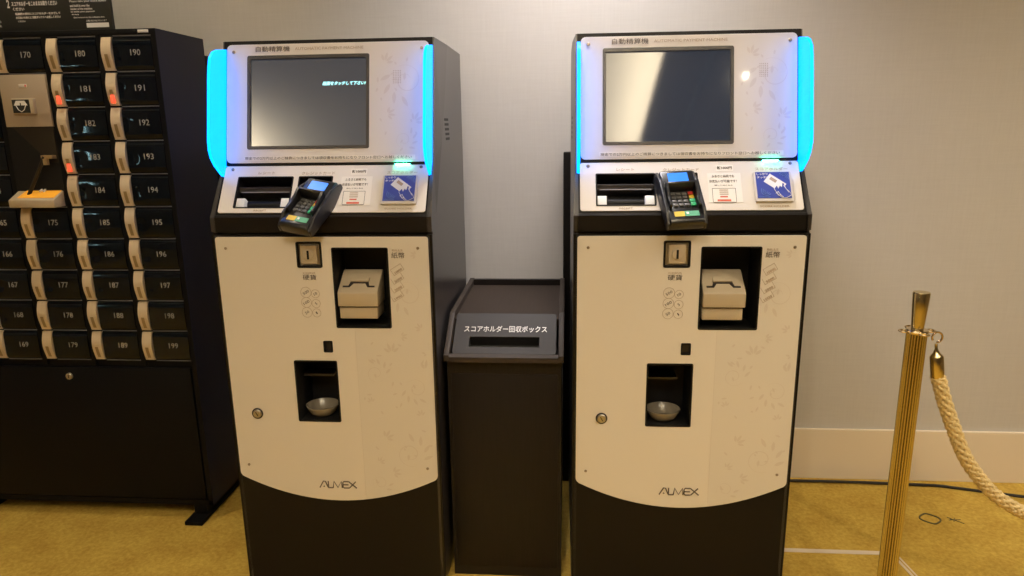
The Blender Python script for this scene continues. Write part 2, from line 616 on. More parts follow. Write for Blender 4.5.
def spiral(cx, cy, r0, r1, a0, turns, wd, n=34):
    L, R = [], []
    for i in range(n + 1):
        f = i / n
        a = a0 + turns * 2 * PI * f
        r = r0 + (r1 - r0) * f
        ww = wd * (0.35 + 0.65 * math.sin(PI * min(1, f * 1.1)))
        L.append((cx + (r + ww) * math.cos(a), cy + (r + ww) * math.sin(a)))
        R.append((cx + (r - ww) * math.cos(a), cy + (r - ww) * math.sin(a)))
    return [(L[i], L[i + 1], R[i + 1], R[i]) for i in range(n)]


def leaf(cx, cy, ln, wd, a):
    ca, sa = math.cos(a), math.sin(a)
    pts = []
    for s in (1, -1):
        rng = range(0, 7) if s == 1 else range(6, -1, -1)
        for i in rng:
            f = i / 6
            x = ln * f
            y = s * wd * math.sin(PI * f) ** 0.8 * (1 - 0.3 * f)
            pts.append((cx + x * ca - y * sa, cy + x * sa + y * ca))
    out = []
    for p in pts:
        if not out or (abs(p[0] - out[-1][0]) + abs(p[1] - out[-1][1])) > 1e-6:
            out.append(p)
    if abs(out[0][0] - out[-1][0]) + abs(out[0][1] - out[-1][1]) < 1e-6:
        out.pop()
    return [tuple(out)]


def flower(cx, cy, r, a0=0.0):
    out = []
    for k in range(4):
        aa = a0 + (k - 1.5) * 0.62
        out += leaf(cx + 0.25 * r * math.cos(aa), cy + 0.25 * r * math.sin(aa), r * (1.25 - 0.25 * abs(k - 1.5)), r * 0.20, aa)
    return out


def floral(inside, items, z=0.0005):
    """printed scrolls and leaves, only polygons that fall wholly inside"""
    out = []
    for it in items:
        for p in it:
            if all(inside(x, y) for x, y in p):
                out.append([(x, y, z) for x, y in p])
    return out


def in_door(x, z):
    if not (0.078 < x < 0.262 and -0.955 < z < -0.275):
        return False
    if z < -0.905 and x > 0.245 - (-0.905 - z) * 1.5:
        return False
    if x < BILL[1] + 0.003 and z > BILL[2] - 0.003:
        return False
    return True


def motif(cx, cy, s, a):
    """a big curl with leaves on a stem"""
    it = [spiral(cx, cy, 0.010 * s, 0.036 * s, a, 1.25, 0.0011 * s)]
    for k in range(4):
        aa = a + 2.3 + k * 0.55
        it.append(leaf(cx + 0.038 * s * math.cos(aa), cy + 0.038 * s * math.sin(aa), 0.028 * s, 0.0055 * s, aa + 0.8))
    it.append(leaf(cx - 0.004 * s, cy, 0.018 * s, 0.004 * s, a + 1))
    return it


rnd = random.Random(3)
door_items = []
for cx, cz, s, a in ((0.200, -0.845, 1.0, 3.6), (0.225, -0.66, 0.75, 1.0), (0.215, -0.41, 0.9, 0.4), (0.12, -0.62, 0.7, 4.0), (0.115, -0.93, 0.6, 2.0)):
    door_items += motif(cx, cz, s, a)
for cx, cz, r in ((0.135, -0.800, 0.020), (0.165, -0.565, 0.022), (0.250, -0.610, 0.022), (0.235, -0.735, 0.013), (0.105, -0.700, 0.012),
                  (0.15, -0.90, 0.018), (0.19, -0.52, 0.014), (0.245, -0.50, 0.014), (0.115, -0.87, 0.014), (0.195, -0.945, 0.016), (0.24, -0.31, 0.012)):
    door_items.append(flower(cx, cz, r, rnd.random() * 3))
for k in range(26):
    door_items.append(leaf(rnd.uniform(0.08, 0.26), rnd.uniform(-0.95, -0.52), rnd.uniform(0.008, 0.016), 0.0028, rnd.uniform(0, 6.28)))


def wing_profile():
    return [(0.170, 0.196), (0.150, 0.197), (0.112, 0.193), (0.088, 0.186), (0.070, 0.171), (0.060, 0.148), (0.052, 0.118), (0.018, -0.030),
            (0.0165, -0.050), (0.022, -0.071), (0.036, -0.090), (0.055, -0.106), (0.074, -0.121), (0.095, -0.100), (0.103, -0.082)]


def make_machine():
    root = empty('payment_machine', (0, 0, 0))
    # --- cabinet shell: sides, back, front frame with openings
    low = [(0.004, 0.015), (0.56, 0.015), (0.56, H + 0.212), (0.1637, H + 0.217), (0.0935, H - 0.0885), (0.0878, H - 0.0947),
           (0.0090, H - 0.2119), (0.0056, H - 0.2160), (0.0056, H - 0.2530), (0.016, H - 0.2550), (0.016, H - 0.2585), (0.004, H - 0.2605)]
    m = MB()
    bot = [(0.0121, 0.015), (0.56, 0.015), (0.56, H - 0.2530), (0.016, H - 0.2530), (0.016, H - 0.2585), (0.0121, H - 0.2605)]
    m.prism(low, -HW + 0.0055, -HW + 0.012, 1)
    m.prism(low, HW - 0.012, HW - 0.0055, 1)
    m.prism(bot, -HW, -HW + 0.010, 1)
    m.prism(bot, HW - 0.010, HW, 1)
    m.box(-HW + 0.01, HW - 0.01, 0.545, 0.56, 0.015, H + 0.21, 0)
    m.box(-HW + 0.01, HW - 0.01, 0.17, 0.55, H + 0.206, H + 0.2125, 0)
    m.box(-HW + 0.01, HW - 0.01, 0.006, 0.55, 0.015, 0.03, 0)
    fr = plate([(-HW, 0.015 - H), (HW, 0.015 - H), (HW, -0.2605), (-HW, -0.2605)],
               [rrect(COIN[0], COIN[1], COIN[2], COIN[3], 0.003), rrect(*BILL, 0.003), rrect(*SLOT2, 0.002), rrect(*TRAYH, 0.003)], -0.012, -0.004, 0.0)
    m.mesh(fr, 0, F_DOOR)
    m.prism([(0.0056, H - 0.2530), (0.0056, H - 0.2160), (0.0090, H - 0.2119), (0.03, H - 0.2119), (0.03, H - 0.2530)], -HW + 0.009, HW - 0.009, 0)
    m.box(-HW + 0.009, HW - 0.009, 0.016, 0.03, H - 0.2606, H - 0.2529, 2)
    fc = plate([(-HW + 0.009, -0.008), (HW - 0.009, -0.008), (HW - 0.009, T_CON), (-HW + 0.009, T_CON)],
               [rrect(*RECEIPT, 0.003), rrect(TERM[0], TERM[1], 0.002, TERM[3], 0.003)], -0.010, -0.0022, 0.0)
    m.mesh(fc, 0, F_CON)
    fd = plate([(-HW + 0.009, -0.006), (HW - 0.009, -0.006), (HW - 0.009, T_DIS + 0.010), (-HW + 0.009, T_DIS + 0.010)], [rrect(-0.206, 0.1085, 0.037, 0.272, 0.002)], -0.016, -0.0035, 0.0)
    m.mesh(fd, 0, F_DIS)
    cab = m.build('cabinet', [M['body'], M['body_side'], M['seam']], root)
    # head cover on each flank, bevelled slightly forward of the slanted crease
    for sx in (-1, 1):
        m = MB()
        P = [(0.1637, 0.217), (0.325, 0.2145), (0.269, 0.093), (0.193, -0.042), (0.132, -0.127), (0.076, -0.2165), (0.045, -0.2530),
             (0.0056, -0.2530), (0.0056, -0.2160), (0.0090, -0.2119), (0.0878, -0.0947), (0.0935, -0.0885)]
        xo = [0.2748, 0.2803, 0.2803, 0.2803, 0.2803, 0.2803, 0.2803, 0.2800, 0.2800, 0.2796, 0.2750, 0.2748]
        A = [(sx * xo[i], y, z + H) for i, (y, z) in enumerate(P)]
        quads = [(6, 7, 8), (6, 8, 9), (5, 6, 9), (5, 9, 10), (4, 5, 10), (4, 10, 11), (3, 4, 11), (3, 11, 0), (2, 3, 0), (1, 2, 0)]
        for t3 in quads:
            m.poly([A[k] for k in t3])
        rear = [(sx * 0.2803, 0.56, H - 0.2530), (sx * 0.2803, 0.56, H + 0.212)]
        for k in range(1, 6):
            m.poly([A[k], A[k + 1], rear[0] if k >= 3 else rear[1]])
        m.poly([A[3], rear[0], rear[1]])
        ring = A[1:2] + A[0:1] + A[11:5:-1] + rear
        inner = [(sx * 0.2744, p[1], p[2]) for p in ring]
        for i in range(len(ring)):
            k = (i + 1) % len(ring)
            m.poly([ring[i], inner[i], inner[k], ring[k]])
        bmesh.ops.remove_doubles(m.bm, verts=list(m.bm.verts), dist=1e-6)
        hc = m.build('head_side_cover', M['body_side'], root, ang=1)
        m = MB()
        for k in range(5):
            zc = H + 0.0155 - k * 0.0128
            yc = 0.238 + k * 0.0040
            m.box(*sorted((sx * 0.2795, sx * 0.2808)), yc, yc + 0.062, zc - 0.0034, zc + 0.0034)
        m.build('side_vent', M['seam'], root)
    # head front frame edge with the wings
    for sx in (-1, 1):
        m = MB()
        pr = [(y, z + H) for y, z in wing_profile()]
        x0, x1 = sorted((sx * 0.2645, sx * 0.2715))
        m.prism(pr, x0, x1, 0)
        for f in m.bm.faces:
            nn = f.calc_center_median()
            if len(f.verts) == 4:
                f.material_index = 1
        m.build('light_wing', [M['wing'], M['wing_edge']], root)
    # --- display panel
    me = plate(rrect(-0.262, 0.262, 0.0, T_DIS, 0.012), [rrect(-0.2075, 0.1100, 0.0352, 0.2740, 0.004)], -0.0035, 0.0, 0.0008)
    m = MB()
    m.mesh(me, 0)
    items = motif(0.205, 0.205, 1.1, 0.5) + [flower(0.15, 0.25, 0.02, 1), flower(0.155, 0.12, 0.018, 0.2), flower(0.225, 0.10, 0.02, 0.8)] + motif(0.2, 0.055, 0.6, 3)
    for k in range(14):
        items.append(leaf(rnd.uniform(0.125, 0.25), rnd.uniform(0.03, 0.28), rnd.uniform(0.008, 0.016), 0.0028, rnd.uniform(0, 6.28)))
    for p in floral(lambda x, y: 0.116 < x < 0.252 and 0.022 < y < 0.290, items):
        m.poly(p, 1)
    dp = m.build('display_panel', [M['white'], M['floral']], root, F_DIS)
    m = MB()
    m.mesh(plate(rrect(-0.2080, 0.1105, 0.0347, 0.2745, 0.005), [rrect(-0.2000, 0.1025, 0.0430, 0.2650, 0.002)], -0.008, 0.0012, 0.0006), 0)
    m.build('screen_bezel', M['bezel'], root, F_DIS)
    m = MB()
    m.box(-0.2060, 0.1085, 0.037, 0.272, -0.015, -0.004)
    ts = m.build('touch_screen', M['glass'], root, F_DIS)
    me = text_mesh('自動精算機', -0.1855, -0.0960, 0.2835, 0.2975, bold=0.0)
    finish('machine_title', me, M['ink'], dp).data.transform(F_DIS)
    me = text_mesh('AUTOMATIC PAYMENT MACHINE', -0.0825, 0.0950, 0.2865, 0.2935)
    finish('english_title', me, M['ink_soft'], dp).data.transform(F_DIS)
    m = MB()
    m.mesh(plate(rrect(-0.2160, 0.2290, 0.0060, 0.0175, 0.001), [], 0.0001, 0.0007, 0.0001), 0)
    m.mesh(text_mesh('現金での2万円以上のご精算につきましては領収書をお持ちになりフロント窓口へお越しください', -0.2130, 0.2200, 0.0080, 0.0158), 1)
    m.build('notice_strip', [M['paper'], M['ink']], dp, F_DIS)
    m = MB()
    for i in range(5):
        for j in range(8):
            m.lathe([(0.0010, 0.0), (0.0010, 0.0006)], 8, 0, Matrix.Translation((0.1725 + i * 0.0045, 0.1985 + j * 0.0044, 0)))
    m.build('speaker_holes', M['ink_soft'], dp, F_DIS)

    def screw(x, t, F, par, r=0.0042):
        m = MB()
        m.lathe([(r, 0.0), (r, 0.0012), (r * 0.7, 0.0024), (r * 0.25, 0.0022)], 16)
        m.box(-r * 0.7, r * 0.7, -r * 0.12, r * 0.12, 0.0018, 0.0027, 0)
        m.build('screw', M['screw'], par, F @ Matrix.Translation((x, t, 0)))
    for x, t in ((-0.2437, 0.2845), (0.2446, 0.2850)):
        screw(x, t, F_DIS, dp)
    # --- console panel
    co = rrect(-0.2638, 0.2638, 0.0, T_CON, 0.007)
    me = plate(co, [rrect(*RECEIPT, 0.003), rrect(TERM[0], TERM[1], 0.002, TERM[3], 0.003)], -0.0022, 0.0, 0.0008)
    cp = finish('console_panel', me, M['white'], root)
    me.transform(F_CON)
    for x, t in ((-0.2437, 0.1235), (0.2444, 0.1265)):
        screw(x, t, F_CON, cp)
    # receipt outlet
    m = MB()
    x0, x1, t0, t1 = RECEIPT
    m.mesh(plate(rrect(x0, x1, t0, t1, 0.003), [rrect(x0 + 0.003, x1 - 0.003, t0 + 0.003, t1 - 0.003, 0.002)], -0.045, 0.0012, 0.0003), 0)
    m.box(x0, x1, t0, t1, -0.050, -0.045, 0)
    m.prism([(t0 + 0.050, -0.045), (t0 + 0.050, -0.012), (t0 + 0.060, -0.006), (t0 + 0.063, -0.008), (t0 + 0.063, -0.045)], x0 + 0.004, x1 - 0.004, 2)
    m.box(x0 + 0.010, x1 - 0.010, t0 + 0.0485, t0 + 0.051, -0.012, -0.009, 3)
    m.lathe([(0.0004, 0.0), (0.012, 0.0), (0.012, x1 - x0 - 0.05), (0.0004, x1 - x0 - 0.05)], 20, 0,
            Matrix.Translation((x0 + 0.025, t0 + 0.022, -0.03)) @ Matrix.Rotation(PI / 2, 4, 'Y'))
    rs = m.build('receipt_outlet', [M['recess'], M['recess'], M['bezel'], M['locker_line']], root, F_CON)
    for xa in (x0 + 0.004, x1 - 0.026):
        m = MB()
        m.box(xa, xa + 0.022, t0 + 0.003, t0 + 0.030, -0.044, -0.004, bev=0.001)
        m.build('paper_guide', M['paper_white'], rs, F_CON)
    # terminal bay
    m = MB()
    x0, x1, t0, t1 = TERM
    m.mesh(plate(rrect(x0, x1, 0.002, t1, 0.003), [rrect(x0 + 0.003, x1 - 0.003, 0.005, t1 - 0.003, 0.002)], -0.030, 0.0012, 0.0003), 0)
    m.box(x0, x1, 0.002, t1, -0.034, -0.030, 0)
    m.build('terminal_bay', M['recess'], root, F_CON)
    for s, a, b, t0, t1, mt, bo in (('レシート', -0.1740, -0.1310, 0.1090, 0.1165, 'ink_soft', 0.0), ('RECEIPT', -0.170, -0.138, 0.0045, 0.0085, 'ink_soft', 0),
                                    ('クレジットカード', -0.0610, 0.0250, 0.1065, 0.1150, 'ink_soft', 0.0), ('スコアホルダー', 0.1590, 0.2360, 0.1065, 0.1150, 'ink_soft', 0),
                                    ('SCORE HOLDER', 0.1620, 0.2300, 0.0075, 0.0120, 'ink_soft', 0)):
        finish('lettering', text_mesh(s, a, b, t0, t1, bold=bo), M[mt], cp).data.transform(F_CON)
    m = MB()
    m.mesh(plate(rrect(0.0660, 0.1075, 0.1055, 0.1230, 0.001), [], 0.0001, 0.0006, 0.0001), 0)
    m.mesh(text_mesh('新1000円', 0.0690, 0.1045, 0.1105, 0.1190, z=0.001, bold=0.03), 1)
    m.build('small_sticker', [M['paper'], M['ink']], cp, F_CON)
    m = MB()
    m.mesh(plate(rrect(0.0440, 0.1235, 0.0205, 0.1005, 0.001), [], 0.0001, 0.0007, 0.0001), 0)
    m.mesh(text_mesh('ふるさと納税でも', 0.0540, 0.1080, 0.0880, 0.0955, z=0.001, bold=0.01), 1)
    m.mesh(text_mesh('お支払いが可能です！', 0.0480, 0.1130, 0.0740, 0.0820, z=0.001, bold=0.01), 1)
    m.mesh(text_mesh('詳しくはこちら', 0.0600, 0.1020, 0.0650, 0.0685, z=0.001), 1)
    m.mesh(plate(rrect(0.0530, 0.1090, 0.0215, 0.0590, 0.001), [rrect(0.0540, 0.1080, 0.0200, 0.0580, 0.001)], 0.0007, 0.0011, 0.0001), 1)
    for k in range(3):
        m.box(0.070, 0.091, 0.0525 - k * 0.0055, 0.0550 - k * 0.0055, 0.0007, 0.001, 2)
    m.box(0.071, 0.089, 0.0340, 0.0375, 0.0007, 0.001, 3)
    m.box(0.064, 0.096, 0.0235, 0.0285, 0.0007, 0.001, 3)
    m.build('voucher_sticker', [M['paper'], M['ink'], M['ink_soft'], M['red_ink']], cp, F_CON)
    # contact pad
    m = MB()
    m.mesh(plate(rrect(0.1515, 0.2405, 0.0190, 0.1005, 0.005), [], 0.0, 0.008, 0.0015), 0)
    pad = m.build('touch_pad', M['pad'], root, F_CON)
    m = MB()
    m.box(0.1565, 0.2355, 0.0270, 0.0975, 0.0078, 0.0086, 0)
    Zt = 0.0090
    m.mesh(text_mesh('しっかり', 0.1590, 0.1850, 0.0890, 0.0950, z=Zt, bold=0.01), 1)
    m.mesh(text_mesh('タッチ!', 0.1590, 0.1830, 0.0800, 0.0860, z=Zt, bold=0.01), 1)
    m.mesh(text_mesh('SCORE HOLDER', 0.1590, 0.1860, 0.0290, 0.0320, z=Zt), 2)
    card = Matrix.Translation((0.2000, 0.0680, Zt)) @ Matrix.Rotation(math.radians(-38), 4, 'Z')
    m.box(-0.0230, 0.0230, -0.0135, 0.0135, 0, 0.0004, 1, mtx=card)
    m.box(-0.016, 0.001, 0.000, 0.008, 0.0004, 0.0006, 3, mtx=card)
    hand = [(0.196, 0.051), (0.203, 0.060), (0.206, 0.052), (0.210, 0.060), (0.214, 0.056), (0.2165, 0.067), (0.2200, 0.066), (0.223, 0.052),
            (0.232, 0.042), (0.236, 0.034), (0.222, 0.027), (0.212, 0.028), (0.203, 0.038)]
    hand = [(min(x, 0.2348), t) for x, t in hand]
    m.mesh(plate(hand, [], Zt + 0.0005, Zt + 0.0009, 0.0001), 0)
    m.tube([(x, t_, Zt + 0.0012) for x, t_ in hand], 0.0006, 5, 1, closed=True)
    for (a, b) in (((0.200, 0.041), (0.206, 0.033)), ((0.205, 0.043), (0.213, 0.031)), ((0.219, 0.060), (0.230, 0.041)), ((0.199, 0.040), (0.206, 0.044)), ((0.208, 0.036), (0.216, 0.029))):
        m.tube([(a[0], a[1], Zt + 0.001), (b[0], b[1], Zt + 0.001)], 0.0007, 6, 1)
    for cx, ct, s in ((0.222, 0.084, 1), (0.178, 0.046, -1)):
        for rr in (0.004, 0.008, 0.012):
            m.tube([(cx + rr * math.cos(a * PI / 10 - 0.6) * s, ct + rr * math.sin(a * PI / 10 - 0.6) * s, Zt) for a in range(0, 11)], 0.0007, 5, 2)
    m.build('pad_print', [M['blue'], M['white_ink'], M['blue_soft'], M['ink_soft']], pad, F_CON)
    # green indicator tucked under the lower lip of the display panel
    m = MB()
    m.box(0.178, 0.216, T_CON - 0.0022, T_CON - 0.0004, 0.0015, 0.0060, bev=0.0004)
    m.build('indicator_lamp', M['led_green'], root, F_CON)

    # --- white front door with curved foot
    out = []
    for i in range(6):
        a = math.radians(90 - 90 * i / 5)
        out.append((0.2704 - 0.007 + 0.007 * math.cos(a), -0.2644 - 0.007 + 0.007 * math.sin(a)))
    side_z = -0.905
    r = 0.018
    for i in range(7):
        a = math.radians(-68 * i / 6)
        out.append((0.2704 - r + r * math.cos(a), side_z + r * math.sin(a)))
    ex, ez = out[-1]
    depth = -0.9855
    for i in range(1, 24):
        f = 1 - 2 * i / 24
        x = ex * f
        out.append((x, depth + (ez - depth) * abs(f) ** 2.0))
    for i in range(6, -1, -1):
        a = math.radians(-68 * i / 6)
        out.append((-(0.2704 - r + r * math.cos(a)), side_z + r * math.sin(a)))
    for i in range(5, -1, -1):
        a = math.radians(90 - 90 * i / 5)
        out.append((-(0.2704 - 0.007 + 0.007 * math.cos(a)), -0.2644 - 0.007 + 0.007 * math.sin(a)))
    me = plate(out, [rrect(*COIN, 0.004), rrect(*BILL, 0.004), rrect(*SLOT2, 0.003), rrect(*TRAYH, 0.004)], -0.004, 0.0, 0.0010)
    m = MB()
    m.mesh(me, 0)
    for p in floral(in_door, door_items):
        m.poly(p, 1)
    m.box(0.0725, 0.0733, -0.9700, BILL[2] - 0.004, 0.0, 0.0004, 1)
    door = m.build('front_door', [M['white'], M['floral']], root, F_DOOR)
    for x, z in ((-0.2443, -0.2928), (0.2443, -0.2928), (-0.2443, -0.8848), (0.2443, -0.8848)):
        screw(x, z, F_DOOR, door, 0.0036)
    # coin slot
    m = MB()
    x0, x1, z0, z1 = COIN
    m.mesh(plate(rrect(x0, x1, z0, z1, 0.005), [rrect(x0 + 0.005, x1 - 0.005, z0 + 0.005, z1 - 0.005, 0.003)], -0.02, 0.0015, 0.0005), 0)
    m.box(x0 + 0.004, x1 - 0.004, z0 + 0.004, z1 - 0.004, -0.02, -0.006, 2)
    m.mesh(plate(rrect(x0 + 0.012, x1 - 0.012, z0 + 0.011, z1 - 0.009, 0.002), [], -0.008, 0.004, 0.001), 1)
    cx, cz = (x0 + x1) / 2, (z0 + z1) / 2 + 0.001
    m.lathe([(0.0135, 0.0), (0.0135, 0.0065), (0.0115, 0.0078), (0.0005, 0.0078)], 28, 1, Matrix.Translation((cx, cz, 0)))
    m.box(cx - 0.0026, cx + 0.0026, cz - 0.0110, cz + 0.0110, 0.0070, 0.0084, 0)
    m.build('coin_slot', [M['recess'], M['plastic'], M['steel']], door, F_DOOR)
    finish('lettering', text_mesh('COINS', -0.0505, -0.0185, -0.3575, -0.3535), M['ink_soft'], door).data.transform(F_DOOR)
    finish('lettering', text_mesh('硬貨', -0.0515, -0.0165, -0.3735, -0.3595, bold=0.0), M['ink'], door).data.transform(F_DOOR)
    finish('lettering', text_mesh('BILLS', 0.1800, 0.2060, -0.3000, -0.2955), M['ink_soft'], door).data.transform(F_DOOR)
    finish('lettering', text_mesh('紙幣', 0.1775, 0.2105, -0.3180, -0.3030, bold=0.0), M['ink'], door).data.transform(F_DOOR)
    m = MB()
    for cx, cz, rr, s, wd in ((-0.0468, -0.4056, 0.0135, '500', 0.0085), (-0.0225, -0.4090, 0.0105, '10', 0.0045), (-0.0475, -0.4318, 0.0130, '100', 0.0085),
                              (-0.0225, -0.4345, 0.0108, '5', 0.0022), (-0.0478, -0.4578, 0.0130, '50', 0.0055), (-0.0228, -0.4590, 0.0108, '1', 0.0015)):
        m.tube([(cx + rr * math.cos(k * PI / 16), cz + rr * math.sin(k * PI / 16), 0.0005) for k in range(32)], 0.00045, 5, 0, closed=True)
        tm = text_mesh(s, -wd, wd, -0.0035, 0.0035)
        m.mesh(tm, 1, Matrix.Translation((cx, cz, 0)) @ Matrix.Rotation(0.55, 4, 'Z'))
    m.build('coin_symbols', [M['ink_soft'], M['ink']], door, F_DOOR)
    m = MB()
    for k, s in enumerate(('10000', '5000', '2000', '1000')):
        F = Matrix.Translation((0.1905 - k * 0.0012, -0.3465 - k * 0.0225, 0)) @ Matrix.Rotation(math.radians(32), 4, 'Z')
        hw_, hh = 0.0150, 0.0085
        q = [(-hw_, -hh), (hw_, -hh), (hw_, hh), (-hw_, hh)]
        for i in range(4):
            if k > 0 and i == 2:
                continue
            a, b = q[i], q[(i + 1) % 4]
            m.bm.verts.ensure_lookup_table()
            A = F @ Vector((a[0], a[1], 0.0005))
            B = F @ Vector((b[0], b[1], 0.0005))
            m.tube([A, B], 0.00045, 5, 0)
        m.mesh(text_mesh(s, -0.0100, 0.0110, -0.0070, -0.0010, bold=0.02), 1, F)
    m.build('banknote_symbols', [M['ink_soft'], M['ink_soft']], door, F_DOOR)
    # bill acceptor
    m = MB()
    x0, x1, z0, z1 = BILL
    m.mesh(plate(rrect(x0, x1, z0, z1, 0.004), [rrect(x0 + 0.0035, x1 - 0.0035, z0 + 0.0035, z1 - 0.0035, 0.003)], -0.095, 0.0012, 0.0004), 0)
    m.box(x0, x1, z0, z1, -0.100, -0.095, 0)
    ba = m.build('bill_recess', M['recess'], door, F_DOOR)
    m = MB()
    nx0, nx1 = 0.0350, 0.1370
    m.prism([(0.060, H - 0.360), (0.000, H - 0.402), (-0.004, H - 0.406), (-0.004, H - 0.441), (0.070, H - 0.441), (0.070, H - 0.360)], nx0, nx1, 0, bev=0.002)
    m.prism([(0.004, H - 0.4455), (0.004, H - 0.4745), (0.070, H - 0.4745), (0.070, H - 0.4455)], nx0 + 0.001, nx1 - 0.004, 0, bev=0.0015)
    m.box(nx0 + 0.004, nx1 - 0.006, 0.010, 0.070, H - 0.446, H - 0.440, 1)
    # mouth: dark slot with raised middle on the sloping face
    FS = Matrix.Translation((0, 0, H)) @ frame(0.000, -0.402, 0.060, -0.360)
    m.mesh(plate([(nx0 + 0.010, 0.013), (nx0 + 0.028, 0.013), (nx0 + 0.036, 0.026), (nx0 + 0.066, 0.026), (nx0 + 0.074, 0.013), (nx0 + 0.092, 0.013), (nx0 + 0.092, 0.018),
                  (nx0 + 0.078, 0.018), (nx0 + 0.072, 0.038), (nx0 + 0.030, 0.038), (nx0 + 0.024, 0.018), (nx0 + 0.010, 0.018)], [], 0.0, 0.0012, 0.0002), 2, FS)
    m.mesh(plate(rrect(nx0 + 0.027, nx0 + 0.075, 0.030, 0.044, 0.003), [], 0.0006, 0.006, 0.001), 0, FS)
    m.build('bill_mouth', [M['plastic'], M['recess'], M['bezel']], door)
    # little blind window
    m = MB()
    x0, x1, z0, z1 = SLOT2
    m.mesh(plate(rrect(x0, x1, z0, z1, 0.003), [rrect(x0 + 0.003, x1 - 0.003, z0 + 0.003, z1 - 0.003, 0.002)], -0.012, 0.001, 0.0004), 0)
    m.box(x0, x1, z0, z1, -0.014, -0.008, 1)
    m.build('sensor_window', [M['recess'], M['bezel']], door, F_DOOR)
    # change tray
    m = MB()
    x0, x1, z0, z1 = TRAYH
    m.mesh(plate(rrect(x0, x1, z0, z1, 0.004), [rrect(x0 + 0.004, x1 - 0.004, z0 + 0.004, z1 - 0.004, 0.003)], -0.100, 0.0012, 0.0004), 0)
    m.box(x0, x1, z0, z1, -0.105, -0.100, 0)
    m.box(x0 + 0.004, x1 - 0.030, z1 - 0.060, z1 - 0.055, -0.10, -0.05, 1)
    m.build('change_recess', [M['recess'], M['bezel']], door, F_DOOR)
    m = MB()
    cm = Matrix.Translation((-0.0440, 0.046, H - 0.7520)) @ Matrix.Diagonal((0.92, 0.88, 0.85, 1))
    m.lathe([(0.0005, 0.004), (0.026, 0.004), (0.036, 0.012), (0.046, 0.032), (0.048, 0.032), (0.048, 0.030), (0.039, 0.008), (0.030, 0.0), (0.0005, 0.0)], 36, 0, cm)
    m.lathe([(0.0004, 0.0065), (0.011, 0.0065), (0.011, 0.0045), (0.0004, 0.0045)], 20, 1, cm @ Matrix.Translation((-0.006, -0.008, 0)))
    m.build('change_cup', [M['cup'], M['plastic']], door)
    # lock
    m = MB()
    lm = Matrix.Translation((-0.2055, -0.7360, 0))
    m.lathe([(0.0150, 0.0), (0.0150, 0.002), (0.0125, 0.003), (0.0120, 0.001)], 32, 0, lm)
    m.lathe([(0.0115, 0.0), (0.0115, 0.004), (0.0095, 0.006), (0.0005, 0.006)], 32, 1, lm)
    m.box(-0.0010, 0.0010, -0.006, 0.006, 0.0055, 0.0066, 0, mtx=lm @ Matrix.Rotation(0.5, 4, 'Z'))
    m.build('door_lock', [M['bezel'], M['steel']], door, F_DOOR)
    # ALMEX logo drawn as bars
    m = MB()
    lx0, lx1, lz0, lz1 = -0.0525, 0.0490, -0.9475, -0.9285
    hh = lz1 - lz0
    ww = lx1 - lx0
    segs = [[(0.0, 0), (0.105, 1), (0.16, 0.95), (0.215, 0.18), (0.235, 0.0), (0.36, 0.0)],
            [(0.235, 1.0), (0.235, 0.1)],
            [(0.36, 0.0), (0.39, 1.0), (0.49, 0.05), (0.59, 1.0), (0.605, 0.0)],
            [(0.79, 1.0), (0.66, 1.0), (0.63, 0.85), (0.63, 0.15), (0.66, 0.0), (0.79, 0.0)],
            [(0.64, 0.5), (0.78, 0.5)],
            [(0.79, 1.0), (1.0, 0.0)], [(0.80, 0.0), (0.98, 1.0)]]
    for sg in segs:
        m.tube([(lx0 + a * ww, lz0 + b * hh, 0.0004) for a, b in sg], 0.0017, 6, 0)
    m.lathe([(0.0028, 0), (0.0028, 0.0012)], 3, 0, Matrix.Translation((lx0 + 0.115 * ww, lz0 + 0.2 * hh, 0)) @ Matrix.Rotation(PI / 2, 4, 'Z'))
    m.build('maker_logo', M['ink'], door, F_DOOR)
    # feet
    for x in (-0.24, 0.24):
        for y in (0.05, 0.50):
            m = MB()
            m.lathe([(0.020, 0.0), (0.020, 0.006), (0.008, 0.008), (0.008, 0.016)], 16, 0, Matrix.Translation((x, y, 0)))
            m.build('levelling_foot', M['screw'], root)
    return root, ts


GM = 'automatic payment machines'
mach, ts = make_machine()
mach2 = copy_tree(mach)
mach.location = (-0.6080, 1.6696, 0)
mach2.location = (0.2974, 1.6800, 0)
mach2.rotation_euler = (0, 0, 0.0083)
tag(mach, 'dark payment machine beside the lockers, with cyan text lit on its screen', 'payment machine', GM)
tag(mach2, 'dark payment machine nearest the brass post, its screen blank and reflecting the ceiling', 'payment machine', GM)
me = text_mesh('画面をタッチして下さい!', -0.0120, 0.1005, 0.1965, 0.2060, z=-0.0036, shear=0.25, bold=0.03)
finish('screen_text', me, M['cyan_text'], ts).data.transform(F_DIS)


